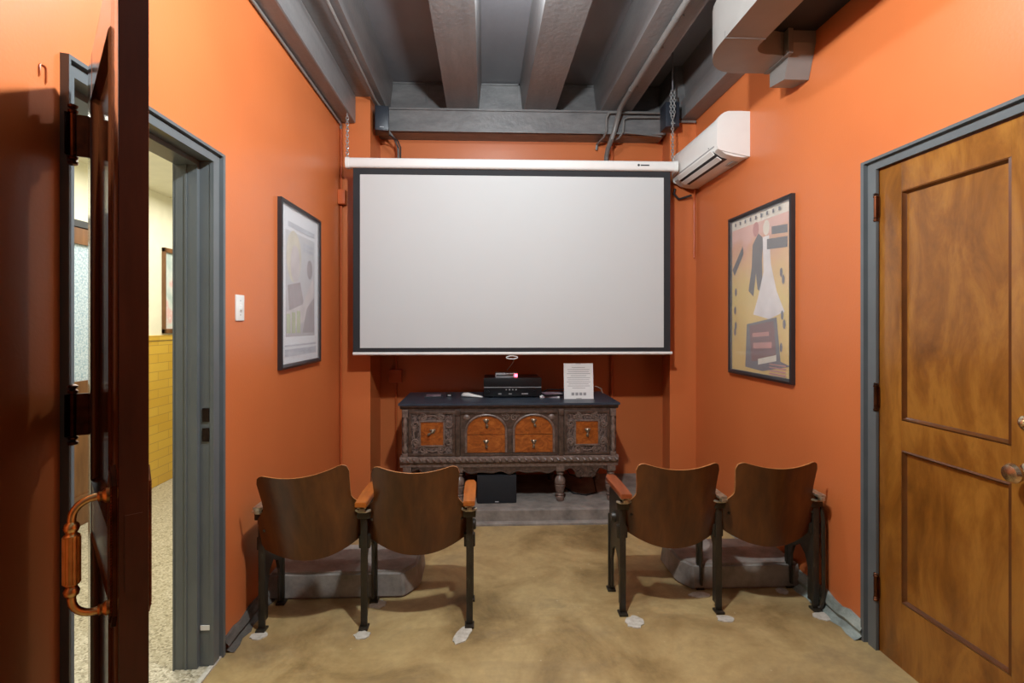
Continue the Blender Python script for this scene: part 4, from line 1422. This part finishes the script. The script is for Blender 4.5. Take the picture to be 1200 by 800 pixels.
def standard(parent, x, y, full_web, arm_mat, yaw=0.0, bar=False):
    """cast-iron end standard: rear post, front leg, web, feet, arm bracket, wooden arm"""
    T = Matrix.Translation((x, y, 0)) @ Matrix.Rotation(yaw, 4, 'Z')
    mb = MB()
    # rear post (T section)
    mb.box(-0.015, 0.015, -0.010, 0.004, 0.012, 0.555, 0.003, T)
    mb.box(-0.006, 0.006, 0.0, 0.05, 0.03, 0.555, 0.0, T)
    # front leg
    mb.box(-0.015, 0.015, 0.222, 0.236, 0.012, 0.40, 0.004, T)
    mb.box(-0.005, 0.005, 0.19, 0.226, 0.03, 0.40, 0.0, T)
    # web with arched foot opening
    web = [(0.0, 0.54), (0.03, 0.56), (0.18, 0.56), (0.235, 0.53), (0.235, 0.40), (0.226, 0.22), (0.20, 0.17), (0.17, 0.24), (0.115, 0.275), (0.07, 0.24), (0.04, 0.17), (0.0, 0.14)]
    if not full_web:
        web = [(0.0, 0.54), (0.03, 0.56), (0.18, 0.56), (0.235, 0.53), (0.235, 0.40), (0.20, 0.30), (0.17, 0.33), (0.115, 0.36), (0.07, 0.34), (0.04, 0.30), (0.0, 0.26)]
    mb.prism(web, -0.007, 0.007, 'x', T)
    # feet
    for yy in (-0.012, 0.222):
        mb.box(-0.021, 0.021, yy - 0.018, yy + 0.032, 0.0, 0.011, 0.003, T)
    # hinge bosses
    mb.lathe([(0.022, -0.028), (0.026, -0.02), (0.026, 0.02), (0.022, 0.028)], 14, T @ Matrix.Translation((0, 0.12, 0.42)) @ Matrix.Rotation(PI / 2, 4, 'Y'))
    mb.box(-0.03, 0.03, -0.016, 0.014, 0.50, 0.54, 0.006, T)
    mb.box(-0.026, 0.026, 0.0, 0.03, 0.36, 0.42, 0.006, T)
    if bar:
        mb.tube([T @ Vector(p) for p in ((0.028, 0.05, 0.50), (0.032, 0.0, 0.50), (0.033, -0.012, 0.44), (0.034, -0.014, 0.10), (0.032, -0.012, 0.05), (0.024, -0.012, 0.02), (0.008, -0.012, 0.012))], 0.009, 8)
    st = mb.build('standard', M['cast'], parent, 30)
    mb = MB()
    mb.box(-0.020, 0.020, -0.055, 0.19, 0.560, 0.572, 0.003, T)
    mb.box(-0.010, 0.012, -0.062, -0.035, 0.545, 0.563, 0.003, T)
    mb.tube([T @ Vector(p) for p in ((-0.034, -0.02, 0.543), (-0.015, -0.028, 0.538), (0.015, -0.028, 0.538), (0.034, -0.02, 0.543))], 0.006, 8)
    mb.build('bracket', M['bare_metal'], st, 30)
    if arm_mat is None:
        return
    mb = MB()
    prof = [(-0.026, -0.075), (0.026, -0.075), (0.028, 0.10), (0.028, 0.22), (0.018, 0.256), (-0.018, 0.256), (-0.028, 0.22), (-0.029, 0.10)]
    a = [mb.bm.verts.new(T @ Vector((p[0], p[1], 0.572))) for p in prof]
    b = [mb.bm.verts.new(T @ Vector((p[0], p[1], 0.594))) for p in prof]
    mb._f(a)
    mb._f(b[::-1])
    for i in range(8):
        mb._f([a[i], b[i], b[(i + 1) % 8], a[(i + 1) % 8]])
    bmesh.ops.bevel(mb.bm, geom=mb.bm.edges[:], offset=0.003, segments=2, affect='EDGES')
    mb.build('armrest', arm_mat, parent, 40)


def back_with_hardware(parent, x, y, z, yaw, pitch, roll=0.0):
    o = back_panel(MB()).build('backrest', [M['ply'], M['ply_edge']], parent, 50)
    o.location = (x, y, z)
    o.rotation_euler = (pitch, roll, yaw)
    for (bx, bz) in ((-0.205, 0.055), (0.205, 0.055)):
        yy = 0.055 * (abs(bx) / 0.22) ** 2 - 0.20 * bz
        mb = MB().lathe([(0.007, 0), (0.006, 0.003), (0.002, 0.005)], 10, Matrix.Translation((bx, yy, bz)) @ RX)
        mb.build('bolt', M['cast'], o, 40)
    return o


def seat_pair(name, label, xs, y, arm_mat, backs, bars, arms):
    x0 = xs[1]
    t = thing(name, label, 'theatre seat', (x0, y, 0), 0, 'wooden theatre seats')
    for i, x in enumerate(xs):
        standard(t, x - x0, 0.0, i != 1, arm_mat if i in arms else None, 0.0, bars[i])
    for (x, dy, z, yaw, pitch, roll) in backs:
        back_with_hardware(t, x - x0, dy, z, yaw, pitch, roll)
    for a, b in ((xs[0], xs[1]), (xs[1], xs[2])):
        s = seat_pan(MB()).build('seat', M['ply'], t, 50)
        s.location = ((a + b) / 2 - x0, 0.125, 0.42)
    return t


seat_pair('theatre_seat_pair', 'pair of brown plywood theatre seats in front of the left wall', (-1.00, -0.543, -0.064), 2.435, M['arm_wood'],
          [(-0.765, -0.05, 0.43, 0.10, 0.0, -0.11), (-0.305, -0.03, 0.435, 0.0, 0.0, 0.0)], (False, False, False), (1, 2))
seat_pair('theatre_seat_pair', 'pair of brown plywood theatre seats in front of the right wall', (0.664, 1.129, 1.607), 2.505, M['arm_wood_red'],
          [(0.912, -0.04, 0.42, 0.0, 0.0, 0.0), (1.385, -0.04, 0.42, 0.0, 0.0, 0.0)], (False, False, True), (0,))

# plaster patches at the feet
rnd = random.Random(5)
PATCH = [(-0.995, 2.385, .035, .03, 'left-hand rear foot of the left seats'), (-0.54, 2.375, .035, .03, 'middle rear foot of the left seats'), (-0.095, 2.36, .035, .07, 'right-hand rear foot of the left seats'), (-0.52, 2.63, .04, .04, 'middle front foot of the left seats'),
         (0.70, 2.43, .04, .05, 'left-hand rear foot of the right seats'), (1.135, 2.44, .04, .03, 'middle rear foot of the right seats'), (1.61, 2.44, .05, .035, 'right-hand rear foot of the right seats'), (1.10, 2.66, .05, .03, 'middle front foot of the right seats'), (1.545, 2.68, .03, .03, 'right-hand front foot of the right seats')]
for (x, y, rx, ry, lab) in PATCH:
    poly = []
    for i in range(18):
        a = 2 * PI * i / 18
        k = 0.85 + 0.3 * rnd.random()
        poly.append((x + rx * k * math.cos(a) + (ry - 0.03) * 0.5 * math.sin(a), y + ry * k * math.sin(a)))
    o = MB().prism(poly, 0.0, 0.004, 'z').build('plaster_patch', M['plaster_patch'])
    tag(o, 'white plaster patch at the ' + lab, 'plaster patch', 'floor plaster patches')
